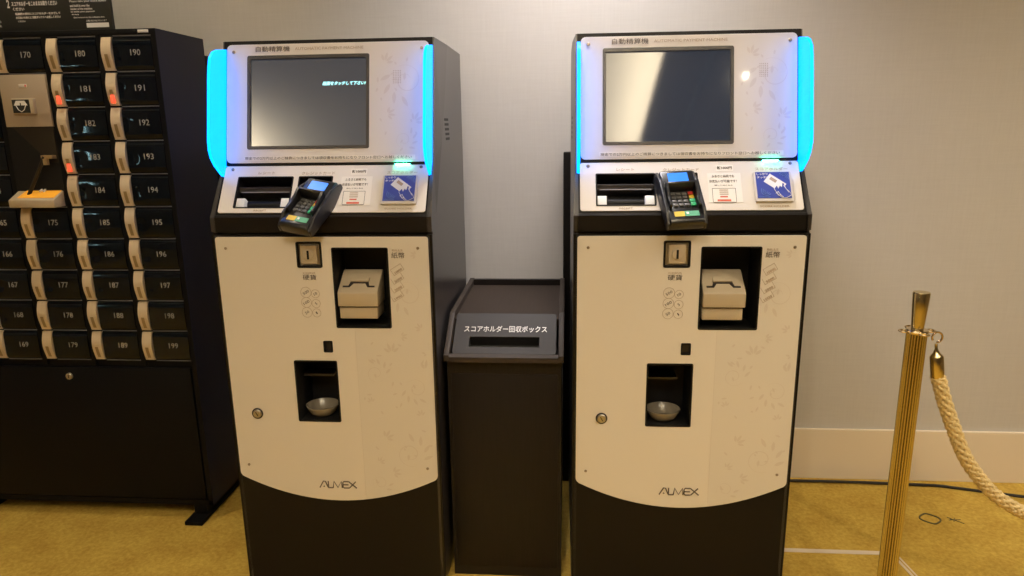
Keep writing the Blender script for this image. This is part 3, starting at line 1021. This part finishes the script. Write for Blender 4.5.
# ------------------------------------------------------------------ card terminals
def make_terminal():
    """handheld terminal: y along its length (0 = bottom edge), z up from its back"""
    root = empty('card_terminal', (0, 0, 0))
    m = MB()
    prof = [(0.0, 0.0), (0.0, 0.022), (0.006, 0.028), (0.040, 0.030), (0.098, 0.032), (0.104, 0.040), (0.150, 0.046), (0.158, 0.040), (0.158, 0.0)]
    m.prism(prof, -0.040, 0.040, 0, bev=0.0035)
    # flared shoulders of the cradle
    for sx in (-1, 1):
        m.prism([(0.0, 0.0), (0.0, 0.018), (0.03, 0.036), (0.120, 0.046), (0.162, 0.034), (0.162, 0.0)], *sorted((sx * 0.039, sx * 0.047)), 1, bev=0.002)
    m.build('body', [M['term'], M['term_grey']], root)
    m = MB()
    fd = frame(0.104, 0.0405, 0.150, 0.0465)
    m.mesh(plate(rrect(-0.024, 0.024, 0.006, 0.040, 0.002), [], 0.0, 0.0012, 0.0003), 0, fd)
    m.build('display', M['term_lcd'], root)
    # privacy hood round the keypad
    m = MB()
    m.box(-0.037, -0.031, 0.038, 0.100, 0.030, 0.046, 0, bev=0.0015)
    m.box(0.031, 0.037, 0.038, 0.100, 0.030, 0.046, 0, bev=0.0015)
    m.prism([(0.094, 0.031), (0.100, 0.031), (0.103, 0.058), (0.097, 0.058)], -0.037, 0.037, 0, bev=0.0015)
    for sx in (-1, 1):
        m.prism([(0.060, 0.044), (0.100, 0.044), (0.103, 0.058), (0.097, 0.058)], *sorted((sx * 0.031, sx * 0.037)), 0)
    m.build('keypad_hood', M['term'], root)
    for r_ in range(4):
        for c_ in range(3):
            m = MB()
            x = -0.0255 + c_ * 0.0135
            y = 0.0455 + r_ * 0.0118
            m.box(x, x + 0.0105, y, y + 0.0082, 0.030, 0.0345, 0, bev=0.001)
            m.build('key', M['key'], root)
    for k, c_ in enumerate(('key_green', 'key_green', 'key_yellow', 'key_red')):
        m = MB()
        y = 0.0455 + k * 0.0118
        m.box(0.0160, 0.0280, y, y + 0.0100, 0.030, 0.0350, 0, bev=0.001)
        m.build(c_.replace('key_', '') + '_key', M[c_], root)
    m = MB()
    fl = frame(0.006, 0.0282, 0.040, 0.0302)
    m.mesh(plate(rrect(-0.028, -0.004, 0.010, 0.025, 0.001), [], 0.0, 0.0008, 0.0002), 0, fl)
    m.mesh(plate(rrect(-0.004, 0.030, 0.010, 0.025, 0.001), [], 0.0, 0.0008, 0.0002), 1, fl)
    m.mesh(plate(rrect(0.000, 0.006, 0.016, 0.022, 0.001), [], 0.0008, 0.0012, 0.0001), 2, fl)
    m.build('brand_strip', [M['label_yellow'], M['label_green'], M['white_ink']], root)
    return root


def place_terminal(o, base, along, facing, s=1.0):
    y = Vector(along).normalized()
    z = Vector(facing)
    z = (z - y * z.dot(y)).normalized()
    x = y.cross(z)
    o.matrix_world = Matrix(((x.x * s, y.x * s, z.x * s, base[0]), (x.y * s, y.y * s, z.y * s, base[1]), (x.z * s, y.z * s, z.z * s, base[2]), (0, 0, 0, 1)))


term = make_terminal()
term2 = copy_tree(term)
GT = 'card terminals on the machines'
tag(term, 'black card terminal turned to the left in the bay of the machine beside the lockers', 'card terminal', GT)
tag(term2, 'black card terminal standing straight in the bay of the machine nearest the brass post', 'card terminal', GT)
place_terminal(term, (-0.6080 - 0.040, 1.6696 - 0.050, H - 0.250), (0.28, 0.76, 0.54), (-0.05, -0.60, 0.80))
place_terminal(term2, (0.2974 - 0.020, 1.6800 - 0.050, H - 0.243), (-0.11, 0.76, 0.60), (0.04, -0.60, 0.78))

# ------------------------------------------------------------------ collection box
BX0, BX1 = -0.320, -0.005
t = empty('collection_box', ((BX0 + BX1) / 2, 1.98, 0))
tag(t, 'dark woodgrain drop-in collection box standing in the gap between the two payment machines', 'collection box')
dx, dyy = (BX0 + BX1) / 2, 1.98
bw = (BX1 - BX0) / 2
S = Matrix.Translation((0, -dyy, 0))
dz = H - 1.2035
m = MB()
m.box(-bw + 0.006, bw - 0.006, 1.742, 2.27, 0.0, 0.600 + dz, 0, mtx=S)
m.box(-bw + 0.016, bw - 0.016, 1.740, 1.744, 0.03, 0.560 + dz, 0, bev=0.001, mtx=S)
m.build('body', M['box_wood'], t)
side = [(1.722, 0.600 + dz), (1.722, 0.617 + dz), (1.849, 0.700 + dz), (2.27, 0.705 + dz), (2.27, 0.600 + dz)]
for sx in (-1, 1):
    m = MB()
    m.prism([(a, b) for a, b in side], *sorted((sx * bw, sx * (bw - 0.014))), 0, mtx=S, bev=0.001)
    m.build('side_rail', M['box_rail'], t)
m = MB()
m.prism([(1.722, 0.598 + dz), (1.722, 0.612 + dz), (1.735, 0.618 + dz), (1.745, 0.598 + dz)], -bw + 0.014, bw - 0.014, 0, mtx=S)
m.build('front_lip', M['box_rail'], t)
m = MB()
m.prism([(1.846, 0.682 + dz), (2.235, 0.688 + dz), (2.235, 0.660 + dz), (1.846, 0.660 + dz)], -bw + 0.014, bw - 0.014, 0, mtx=S)
m.build('top_board', M['box_top'], t)
m = MB()
m.box(-bw + 0.014, bw - 0.014, 2.250, 2.268, 0.60 + dz, 0.703 + dz, 0, mtx=S)
m.box(-bw + 0.014, bw - 0.014, 2.235, 2.251, 0.60 + dz, 0.665 + dz, 1, mtx=S)
m.build('back_board', [M['box_wood'], M['seam']], t)
F_BOX = S @ frame(1.733, 0.610 + dz, 1.855, 0.690 + dz)
m = MB()
LP = math.hypot(0.122, 0.080)
slot = [(-0.095, 0.030), (0.092, 0.030), (0.092, 0.064), (-0.095, 0.064)]
m.mesh(plate(rrect(-bw + 0.020, bw - 0.020, 0.006, LP + 0.002, 0.008), [slot], 0.0, 0.006, 0.001), 0)
m.box(-0.097, 0.094, 0.028, 0.066, -0.035, -0.030, 1)
m.box(-0.099, -0.095, 0.028, 0.066, -0.035, 0.002, 1)
m.box(0.092, 0.096, 0.028, 0.066, -0.035, 0.002, 1)
m.box(-0.097, 0.094, 0.064, 0.068, -0.035, 0.002, 1)
m.box(-0.097, 0.094, 0.026, 0.030, -0.035, 0.002, 1)
sp = m.build('sign_plate', [M['box_plate'], M['seam']], t, F_BOX)
finish('lettering', text_mesh('スコアホルダー回収ボックス', -0.112, 0.112, 0.0800, 0.1020, z=0.0065, bold=0.005), M['pad'], sp).data.transform(F_BOX)
t.location = (dx, dyy, 0)

# upright dark strip on the wall, seen past the second machine's left flank
m = MB()
m.box(-0.010, 0.10, 2.290, WALL_Y - 0.0125, 0.0, 1.16, bev=0.003)
tag(m.build('dark_wall_strip', M['body']), 'upright dark strip on the wall behind the payment machine nearest the post', 'cable cover')

# ------------------------------------------------------------------ numbered lockers
LY = 1.99                 # front plane
LXR = -1.150              # right flank
LXL = -2.02
DZ = H - 1.2035
LT = 1.480 + DZ
PITCHX, PITCHZ = 0.1637, 0.09627
LIN = -1.311              # left edge of the ivory handles in the last column
ROW0 = 1.4617 + DZ
t = empty('locker_cabinet', (LXR, LY, 0))
tag(t, 'black cabinet of numbered compartments standing against the wall at the left', 'locker cabinet')
SL = Matrix.Translation((-LXR, -LY, 0))
m = MB()
m.box(LXL, LXR, LY + 0.006, 2.250, 0.048, LT, 0, mtx=SL)
# frame round the compartments
m.box(LXL, LXR, LY - 0.006, LY + 0.01, ROW0 + 0.002, LT, 0, bev=0.001, mtx=SL)
m.box(LXR - 0.014, LXR, LY - 0.006, LY + 0.01, 0.048, ROW0 + 0.003, 0, mtx=SL)
for c in range(5):
    x = LIN - c * PITCHX
    m.box(x - 0.016, x - 0.002, LY - 0.006, LY + 0.01, 0.48 + DZ, ROW0 + 0.003, 0, mtx=SL)
for r_ in range(11):
    z = ROW0 - r_ * PITCHZ
    for c in range(5):
        x = LIN - c * PITCHX
        if c == 2 and 2 <= r_ <= 4:
            continue
        m.box(x - 0.002, x + 0.148, LY - 0.003, LY + 0.01, z - 0.0018, z + 0.0018, 0, mtx=SL)
        m.box(x + 0.034, x + 0.146, LY - 0.0045, LY - 0.002, z - 0.0008, z + 0.0014, 1, mtx=SL)
m.box(LXL, LXR, LY - 0.006, LY + 0.01, 0.048, 0.066, 0, mtx=SL)
body = m.build('body', [M['locker'], M['locker_line']], t)
m = MB()
m.box(LXL, LXR - 0.020, LY - 0.008, LY + 0.004, 0.070, 0.475 + DZ, bev=0.002, mtx=SL)
bp = m.build('base_panel', M['locker'], t)
m = MB()
m.box(-0.001, 0.001, -0.005, 2.250 - LY, 0.049, LT - 0.001, 0)
m.build('side_panel', M['locker_side_tint'], t)
m = MB()
m.lathe([(0.011, 0.0), (0.011, 0.004), (0.009, 0.006), (0.0005, 0.006)], 24, 0,
        Matrix.Translation((-1.5703 - LXR, -0.008, 0.4454 + DZ)) @ Matrix.Rotation(PI / 2, 4, 'X'))
m.box(-1.5703 - LXR - 0.001, -1.5703 - LXR + 0.001, -0.0150, -0.0130, 0.4454 + DZ - 0.005, 0.4454 + DZ + 0.005, 1)
m.build('lock', [M['steel'], M['seam']], bp)
m = MB()
m.box(-1.1995 - LXR, -1.1690 - LXR, -0.0085, -0.005, 1.4690 + DZ, 1.4765 + DZ, bev=0.0012)
m.build('maker_plate', M['paper_white'], t)
m = MB()
m.box(-0.10, 0.002, 2.250 - LY, 2.310 - LY, 0.0, 1.43 + DZ)
m.build('rear_strip', M['locker'], t)
m = MB()
m.box(-0.078, -0.018, -0.052, 0.25, 0.0, 0.014, bev=0.003)
m.box(-0.070, -0.026, 0.0, 0.25, 0.013, 0.049)
m.build('stabiliser_foot', M['locker'], t)
m = MB()
m.box(LXL - LXR + 0.02, LXL - LXR + 0.08, 0.02, 0.25, 0.0, 0.049)
m.build('stabiliser_foot', M['locker'], t)


def bulge(f):
    """outward swell of a compartment front from bottom (0) to top (1)"""
    return 0.0105 * math.sin(PI * min(1, f ** 1.15)) + 0.001


def flat_swell(f):
    return 0.0065 * (1 - abs(2 * f - 1) ** 9) + 0.0009 * math.sin(PI * f)


def curved_front(m, x0, x1, z0, z1, mi=0, nx=14, nz=12, dim=None, lift=0.0, prof=bulge):
    g = []
    for j in range(nz + 1):
        row = []
        f = j / nz
        for i in range(nx + 1):
            x = x0 + (x1 - x0) * i / nx
            z = z0 + (z1 - z0) * f
            y = -prof(f) - lift
            if dim:
                d = ((x - dim[0]) / dim[2]) ** 2 + ((z - dim[1]) / dim[3]) ** 2
                y += dim[4] * math.exp(-d)
            row.append(m.bm.verts.new((x, y, z)))
        g.append(row)
    for j in range(nz):
        for i in range(nx):
            f = m.bm.faces.new((g[j][i], g[j][i + 1], g[j + 1][i + 1], g[j + 1][i]))
            f.material_index = mi
    # rim back to the cabinet so the front has thickness
    edge = g[0] + [r[-1] for r in g[1:]] + list(reversed(g[-1][:-1])) + [r[0] for r in reversed(g[1:-1])]
    back = [m.bm.verts.new((v.co.x, 0.004, v.co.z)) for v in edge]
    n = len(edge)
    for i in range(n):
        f = m.bm.faces.new((edge[i], back[i], back[(i + 1) % n], edge[(i + 1) % n]))
        f.material_index = mi
    f = m.bm.faces.new(back)
    f.material_index = mi


DH = PITCHZ - 0.006
door_me = hand_me = None
RED = {181, 183, 191}
for c in range(5):
    for r_ in range(10):
        no = 190 - c * 10 + r_
        if c == 2 and 1 <= r_ <= 4:
            continue
        x = LIN - c * PITCHX - LXR
        z = ROW0 - (r_ + 1) * PITCHZ + 0.003
        if door_me is None:
            m = MB()
            curved_front(m, 0.033, 0.147, 0.0, DH, nx=24, nz=26, dim=(0.050, DH * 0.46, 0.012, 0.015, 0.0016), prof=flat_swell)
            d = m.build('compartment_door', M['locker_door'], t, ang=50)
            door_me = d.data
            m = MB()
            curved_front(m, 0.001, 0.0305, 0.0, DH, nx=4, lift=0.003)
            zz = [0.008 + k * 0.0045 for k in range(9)]
            for a, b in zip(zz[:-1], zz[1:]):
                m.poly([(0.0105, -bulge(a / DH) - 0.0042, a), (0.0205, -bulge(a / DH) - 0.0042, a), (0.0205, -bulge(b / DH) - 0.0042, b), (0.0105, -bulge(b / DH) - 0.0042, b)], 1)
            hd = m.build('handle', [M['handle'], M['handle_slot']], d, ang=50)
            hand_me = hd.data
        else:
            d = bpy.data.objects.new('compartment_door', door_me)
            COL.objects.link(d)
            d.parent = t
            hd = bpy.data.objects.new('handle', hand_me)
            COL.objects.link(hd)
            hd.parent = d
        d.location = (x, -0.002, z)
        if c < 4:
            tm = text_mesh(str(no), 0.0840, 0.1130, DH * 0.44, DH * 0.44 + 0.0165, z=0, depth=0.0003, bold=0.0)
            tm.transform(Matrix(((1, 0, 0, 0), (0, 0, -1, -flat_swell(0.5) - 0.0006), (0, 1, 0, 0), (0, 0, 0, 1))))
            finish('number', tm, M['number'], d)
        if no in RED:
            m = MB()
            m.box(0.0100, 0.0210, -0.0150, -0.006, 0.006, 0.030, bev=0.002)
            m.build('red_lamp', M['red_lamp'], d)

# reader unit in the third column
xr = LIN - 2 * PITCHX - LXR
zt = ROW0 - PITCHZ - 0.003
m = MB()
m.box(xr + 0.002, xr + 0.145, -0.010, 0.004, zt - 0.146, zt, bev=0.0015)
rd = m.build('card_reader', M['reader'], t)
m = MB()
bx, bz = xr + 0.040, zt - 0.110
m.box(bx, bx + 0.066, -0.022, -0.009, bz, bz + 0.044, 0, bev=0.0015)
m.box(bx + 0.003, bx + 0.055, -0.0235, -0.0215, bz + 0.003, bz + 0.040, 1)
tri = [(bx + 0.008, bz + 0.024), (bx + 0.016, bz + 0.037), (bx + 0.042, bz + 0.037), (bx + 0.050, bz + 0.024)]
FR = Matrix(((1, 0, 0, 0), (0, 0, -1, -0.0235), (0, 1, 0, 0), (0, 0, 0, 1)))
m.mesh(plate(tri, [], 0.0, 0.0006, 0.0001), 2, FR)
m.tube([(bx + 0.014, -0.0240, bz + 0.024), (bx + 0.020, -0.0240, bz + 0.012), (bx + 0.029, -0.0240, bz + 0.006), (bx + 0.038, -0.0240, bz + 0.012), (bx + 0.044, -0.0240, bz + 0.024)], 0.0012, 6, 2)
m.mesh(plate([(bx + 0.029, bz + 0.012), (bx + 0.023, bz + 0.020), (bx + 0.0275, bz + 0.020), (bx + 0.0275, bz + 0.031), (bx + 0.0305, bz + 0.031), (bx + 0.0305, bz + 0.020), (bx + 0.035, bz + 0.020)],
             [], 0.0006, 0.0012, 0.0001), 1, FR)
m.build('insert_window', [M['plastic'], M['sign'], M['white_ink']], rd)
m = MB()
m.box(xr + 0.062, xr + 0.086, -0.0115, -0.0095, zt - 0.036, zt - 0.026, 0, bev=0.0008)
m.box(xr + 0.081, xr + 0.085, -0.0120, -0.0110, zt - 0.034, zt - 0.028, 1)
m.build('status_window', [M['pad'], M['red_ink']], rd)
# flat black bay face with a leaning arm, and the drawer with its orange tray
zb = ROW0 - 5 * PITCHZ + 0.002
m = MB()
m.box(xr - 0.001, xr + 0.146, -0.0055, -0.0045, zb, zt - 0.147, 0)  # no recess is cut; the black sheet stands for its shaded inside
m.build('issue_bay_shade', M['recess'], t)
m = MB()
FT = Matrix(((1, 0, 0, 0), (0, 0, -1, -0.0056), (0, 1, 0, 0), (0, 0, 0, 1)))
m.mesh(plate([(xr + 0.020, zt - 0.148), (xr + 0.144, zt - 0.148), (xr + 0.144, zt - 0.250), (xr + 0.118, zt - 0.250)], [], 0.0, 0.002, 0.0004), 0, FT)
m.build('chute_flap', M['chute'], t)
m = MB()
m.tube([(xr + 0.112, -0.020, zt - 0.232), (xr + 0.045, -0.022, zt - 0.345)], 0.0055, 8, 0)
m.box(xr + 0.104, xr + 0.140, -0.024, -0.006, zt - 0.238, zt - 0.228, 1)
m.box(xr + 0.110, xr + 0.122, -0.026, -0.016, zt - 0.256, zt - 0.238, 1)
m.build('leaning_arm', [M['chute'], M['handle_slot']], t)
m = MB()
m.prism([(-0.050, zb + 0.002), (-0.050, zb + 0.024), (-0.004, zb + 0.048), (-0.004, zb + 0.002)], xr + 0.001, xr + 0.143, 0, bev=0.0015)
dr = m.build('issue_drawer', M['plastic'], t)
m = MB()
fo = frame(-0.050, zb + 0.024, -0.004, zb + 0.048)
m.mesh(plate([(xr + 0.022, 0.012), (xr + 0.136, 0.012), (xr + 0.138, 0.055), (xr + 0.030, 0.055)], [], 0.0, 0.0015, 0.0003), 0, fo)
m.box(xr + 0.075, xr + 0.080, 0.040, 0.052, 0.0015, 0.006, 1, mtx=fo)
m.box(xr + 0.086, xr + 0.091, 0.040, 0.052, 0.0015, 0.006, 1, mtx=fo)
m.box(xr + 0.030, xr + 0.138, 0.050, 0.056, 0.0015, 0.004, 2, mtx=fo)
m.build('orange_tray', [M['orange'], M['paper_white'], M['seam']], dr)
t.location = (LXR, LY, 0)

# information board standing on the lockers
m = MB()
SXR = -1.284
t = empty('information_board', (-1.66, LY + 0.020, LT))
tag(t, 'black information board with white printed text standing on top of the numbered lockers', 'sign')
m.box(-0.38, SXR + 1.66, -0.006, 0.006, 0.0, 0.34, bev=0.001)
m.box(-0.30, -0.20, 0.0, 0.08, 0.0, 0.008, 0)
m.box(0.15, 0.25, 0.0, 0.08, 0.0, 0.008, 0)
ib = m.build('board', M['sign'], t)
FB = Matrix(((1, 0, 0, 0), (0, 0, -1, -0.006), (0, 1, 0, 0), (0, 0, 0, 1)))
m = MB()


def ln(s, a, b, z0, z1, bo=0.02):
    # a, b measured leftwards from the right edge of the board
    m.mesh(text_mesh(s, SXR + 1.66 - a, SXR + 1.66 - b, z0, z1, z=0.0005, bold=bo), 0)


ln('スコアホルダーをこのままお取りください', 0.292, 0.155, 0.070, 0.083)
ln('ください', 0.290, 0.256, 0.058, 0.067)
ln('精算機の受付にスコアホルダーをかざして', 0.285, 0.150, 0.046, 0.053)
ln('お支払いのあとに 回収ボックスへお返しください', 0.285, 0.150, 0.036, 0.043)
ln('ください', 0.280, 0.258, 0.027, 0.032)
ln('Please take your score holder', 0.118, 0.008, 0.075, 0.082, 0)
ln('and hold it over the', 0.118, 0.060, 0.064, 0.071, 0)
ln('reader of the machine', 0.118, 0.053, 0.056, 0.062, 0)
ln('to settle your payment', 0.118, 0.047, 0.048, 0.054, 0)
ln('after playing', 0.116, 0.095, 0.042, 0.046, 0)
ln('then return it to the collection box', 0.112, 0.020, 0.034, 0.038, 0)
ln('お問い合わせはフロントまで', 0.075, 0.015, 0.024, 0.029, 0)
ln('2', 0.306, 0.298, 0.066, 0.088)
ln('カードキーを', 0.370, 0.335, 0.058, 0.066)
ln('お持ちになり', 0.370, 0.332, 0.026, 0.033)
ln('確認のうえ', 0.370, 0.332, 0.015, 0.022)
m.box(SXR + 1.66 - 0.076, SXR + 1.66 - 0.010, 0.0085, 0.0205, 0.0004, 0.001)
m.build('board_lettering', M['white_ink'], ib, FB)

# ------------------------------------------------------------------ stanchion and rope
PYY = 1.58
k = PYY / 1.6


def pt(x, z):          # from the 1.6 m plane to the post plane
    return (x * k, (z - 1.2035) * k + H)


px, ptop = pt(0.8020, 0.8222)
_, pcol = pt(0.80, 0.7310)
t = empty('rope_post', (px, PYY, 0))
tag(t, 'fluted brass rope post with a flared head, standing alone at the right', 'rope post')
m = MB()
m.lathe([(0.150, 0.0), (0.150, 0.008), (0.143, 0.014), (0.09, 0.026), (0.04, 0.034), (0.030, 0.045), (0.0005, 0.045)], 48)
m.build('base', M['brass'], t)
m = MB()
m.lathe([(0.0216, 0.04), (0.0216, pcol - 0.006)], 144, flute=(22, 0.20))
m.build('fluted_shaft', M['brass_dark'], t, ang=60)
m = MB()
m.lathe([(0.0150, pcol - 0.006), (0.0220, pcol - 0.005), (0.0235, pcol), (0.0220, pcol + 0.004), (0.0130, pcol + 0.005)], 40)
for a in range(4):
    an = a * PI / 2 + 0.05
    cx, cy = 0.030 * math.cos(an), 0.030 * math.sin(an)
    m.tube([(cx + 0.0095 * math.cos(q_ * PI / 10), cy + 0.0095 * math.sin(q_ * PI / 10), pcol) for q_ in range(20)], 0.0023, 8, closed=True)
m.build('hook_ring', M['brass_red'], t)
m = MB()
m.lathe([(0.0125, pcol + 0.002), (0.0135, pcol + 0.012), (0.0160, pcol + 0.050), (0.0180, ptop - 0.003), (0.0168, ptop), (0.0004, ptop + 0.001)], 40)
m.build('flared_head', M['brass'], t)

rope = empty('barrier_rope', (px + 0.045, PYY, 0))
tag(rope, 'thick braided ivory rope with a brass end cap, hanging from the fluted post', 'rope')


def rp(x, z):
    a, b = pt(x, z)
    return (a - px - 0.045, 0, b)


hk = rp(0.8480, 0.7180)
fe0 = rp(0.8520, 0.6700)
fe1 = rp(0.8600, 0.6190)
ax = Vector(fe1) - Vector(fe0)
m = MB()
m.tube([(hk[0] + 0.011 * math.cos(a_), 0, hk[2] - 0.002 + 0.012 * math.sin(a_)) for a_ in [math.radians(v) for v in range(215, -100, -18)]], 0.0024, 8)
m.build('snap_hook', M['brass_red'], rope)
m = MB()
L_ = ax.length
q4 = Vector((0, 0, -1)).rotation_difference(ax).to_matrix().to_4x4()
m.lathe([(0.0005, 0.030), (0.0032, 0.030), (0.0034, 0.018), (0.0060, 0.012), (0.0078, 0.0075), (0.0125, 0.0025), (0.0145, -0.001), (0.0145, -L_ + 0.002), (0.0138, -L_), (0.0004, -L_)], 32, 0,
        Matrix.Translation(fe0) @ q4)
m.build('end_cap', M['brass'], rope)
path2 = [(0.8600, 0.6220), (0.8655, 0.6080), (0.8815, 0.5630), (0.9036, 0.5107), (0.9467, 0.4196), (1.0016, 0.3480), (1.0404, 0.3130), (1.1002, 0.2780), (1.20, 0.245), (1.32, 0.232),
         (1.46, 0.240), (1.60, 0.270), (1.74, 0.330)]
ctrl = [Vector(rp(a, b)) for a, b in path2]
dense = []
for i in range(len(ctrl) - 1):
    p0 = ctrl[max(i - 1, 0)]
    p1, p2 = ctrl[i], ctrl[i + 1]
    p3 = ctrl[min(i + 2, len(ctrl) - 1)]
    for j in range(40):
        f = j / 40
        dense.append(0.5 * ((2 * p1) + (p2 - p0) * f + (2 * p0 - 5 * p1 + 4 * p2 - p3) * f * f + (3 * p1 - p0 - 3 * p2 + p3) * f ** 3))
# even spacing
even = [dense[0]]
for p in dense:
    if (p - even[-1]).length >= 0.0017:
        even.append(p)
m = MB()
NS = 6
for sgn in (1, -1):
    for k_ in range(NS):
        pts = []
        for i in range(0, len(even)):
            p = even[i]
            tg = (even[min(i + 1, len(even) - 1)] - even[max(i - 1, 0)]).normalized()
            nn = Vector((0, 1, 0))
            bb = tg.cross(nn)
            ph = sgn * i * 0.0017 / 0.085 * 2 * PI
            an = ph + k_ * 2 * PI / NS
            rr = 0.0112 + sgn * 0.0020 * math.cos(NS * ph)
            pts.append(p + nn * rr * math.cos(an) + bb * rr * math.sin(an))
        m.tube(pts[::2], 0.0044, 7, 0)
m.tube(even[::4], 0.0095, 8, 0)
m.build('braided_rope', M['rope'], rope, ang=180)

# ------------------------------------------------------------------ cable, tape and marks on the carpet
m = MB()
pts = []
for i in range(60):
    x = 0.50 + i * 0.03
    y = 2.316 - 0.004 * math.sin(x * 5.0) - max(0, x - 1.30) * 0.24
    pts.append((x, y, 0.0052 + 0.004 * max(0, math.sin(x * 3.1 - 1.0))))
m.tube(pts, 0.0052, 8)
tag(m.build('power_cable', M['cable']), 'thin black cable lying on the carpet along the baseboard', 'cable')
kk = H / 1.2035
m = MB()
ty = 1.838 * kk
m.box(0.50, 0.966, ty - 0.009, ty + 0.009, 0.0, 0.0012, 0)
m.box(-0.004, 0.004, -0.34, 0.0, 0.0, 0.0012, 0, mtx=Matrix.Translation((0.962, ty, 0)) @ Matrix.Rotation(0.11, 4, 'Z'))
m.box(0.009, 0.014, -0.34, 0.0, 0.0, 0.0012, 0, mtx=Matrix.Translation((0.962, ty, 0)) @ Matrix.Rotation(0.11, 4, 'Z'))
tag(m.build('floor_tape', M['tape'], smooth=False), 'pale narrow tape line turning a corner on the carpet behind the brass post', 'tape')
m = MB()
c0 = Vector((1.123 * kk, 2.027 * kk, 0.0016))
m.tube([c0 + Vector((0.027 * math.cos(a * PI / 14) + 0.004 * math.cos(3 * a * PI / 14), 0.030 * math.sin(a * PI / 14), 0)) for a in range(28)], 0.0027, 6, closed=True)
tag(m.build('carpet_mark', M['mark']), 'dark oval ring-shaped mark on the carpet right of the brass post', 'mark')
m = MB()
c0 = Vector((1.192 * kk, 2.025 * kk, 0.0012))
for a, l_ in ((0.1, 0.022), (0.9, 0.012), (2.3, 0.020), (3.3, 0.016), (4.3, 0.012), (5.5, 0.030), (2.8, 0.010)):
    m.tube([c0, c0 + Vector((l_ * math.cos(a), l_ * math.sin(a), 0))], 0.0012, 5)
tag(m.build('carpet_mark', M['mark']), 'small dark star-shaped scuff on the carpet, right of the oval mark', 'mark')
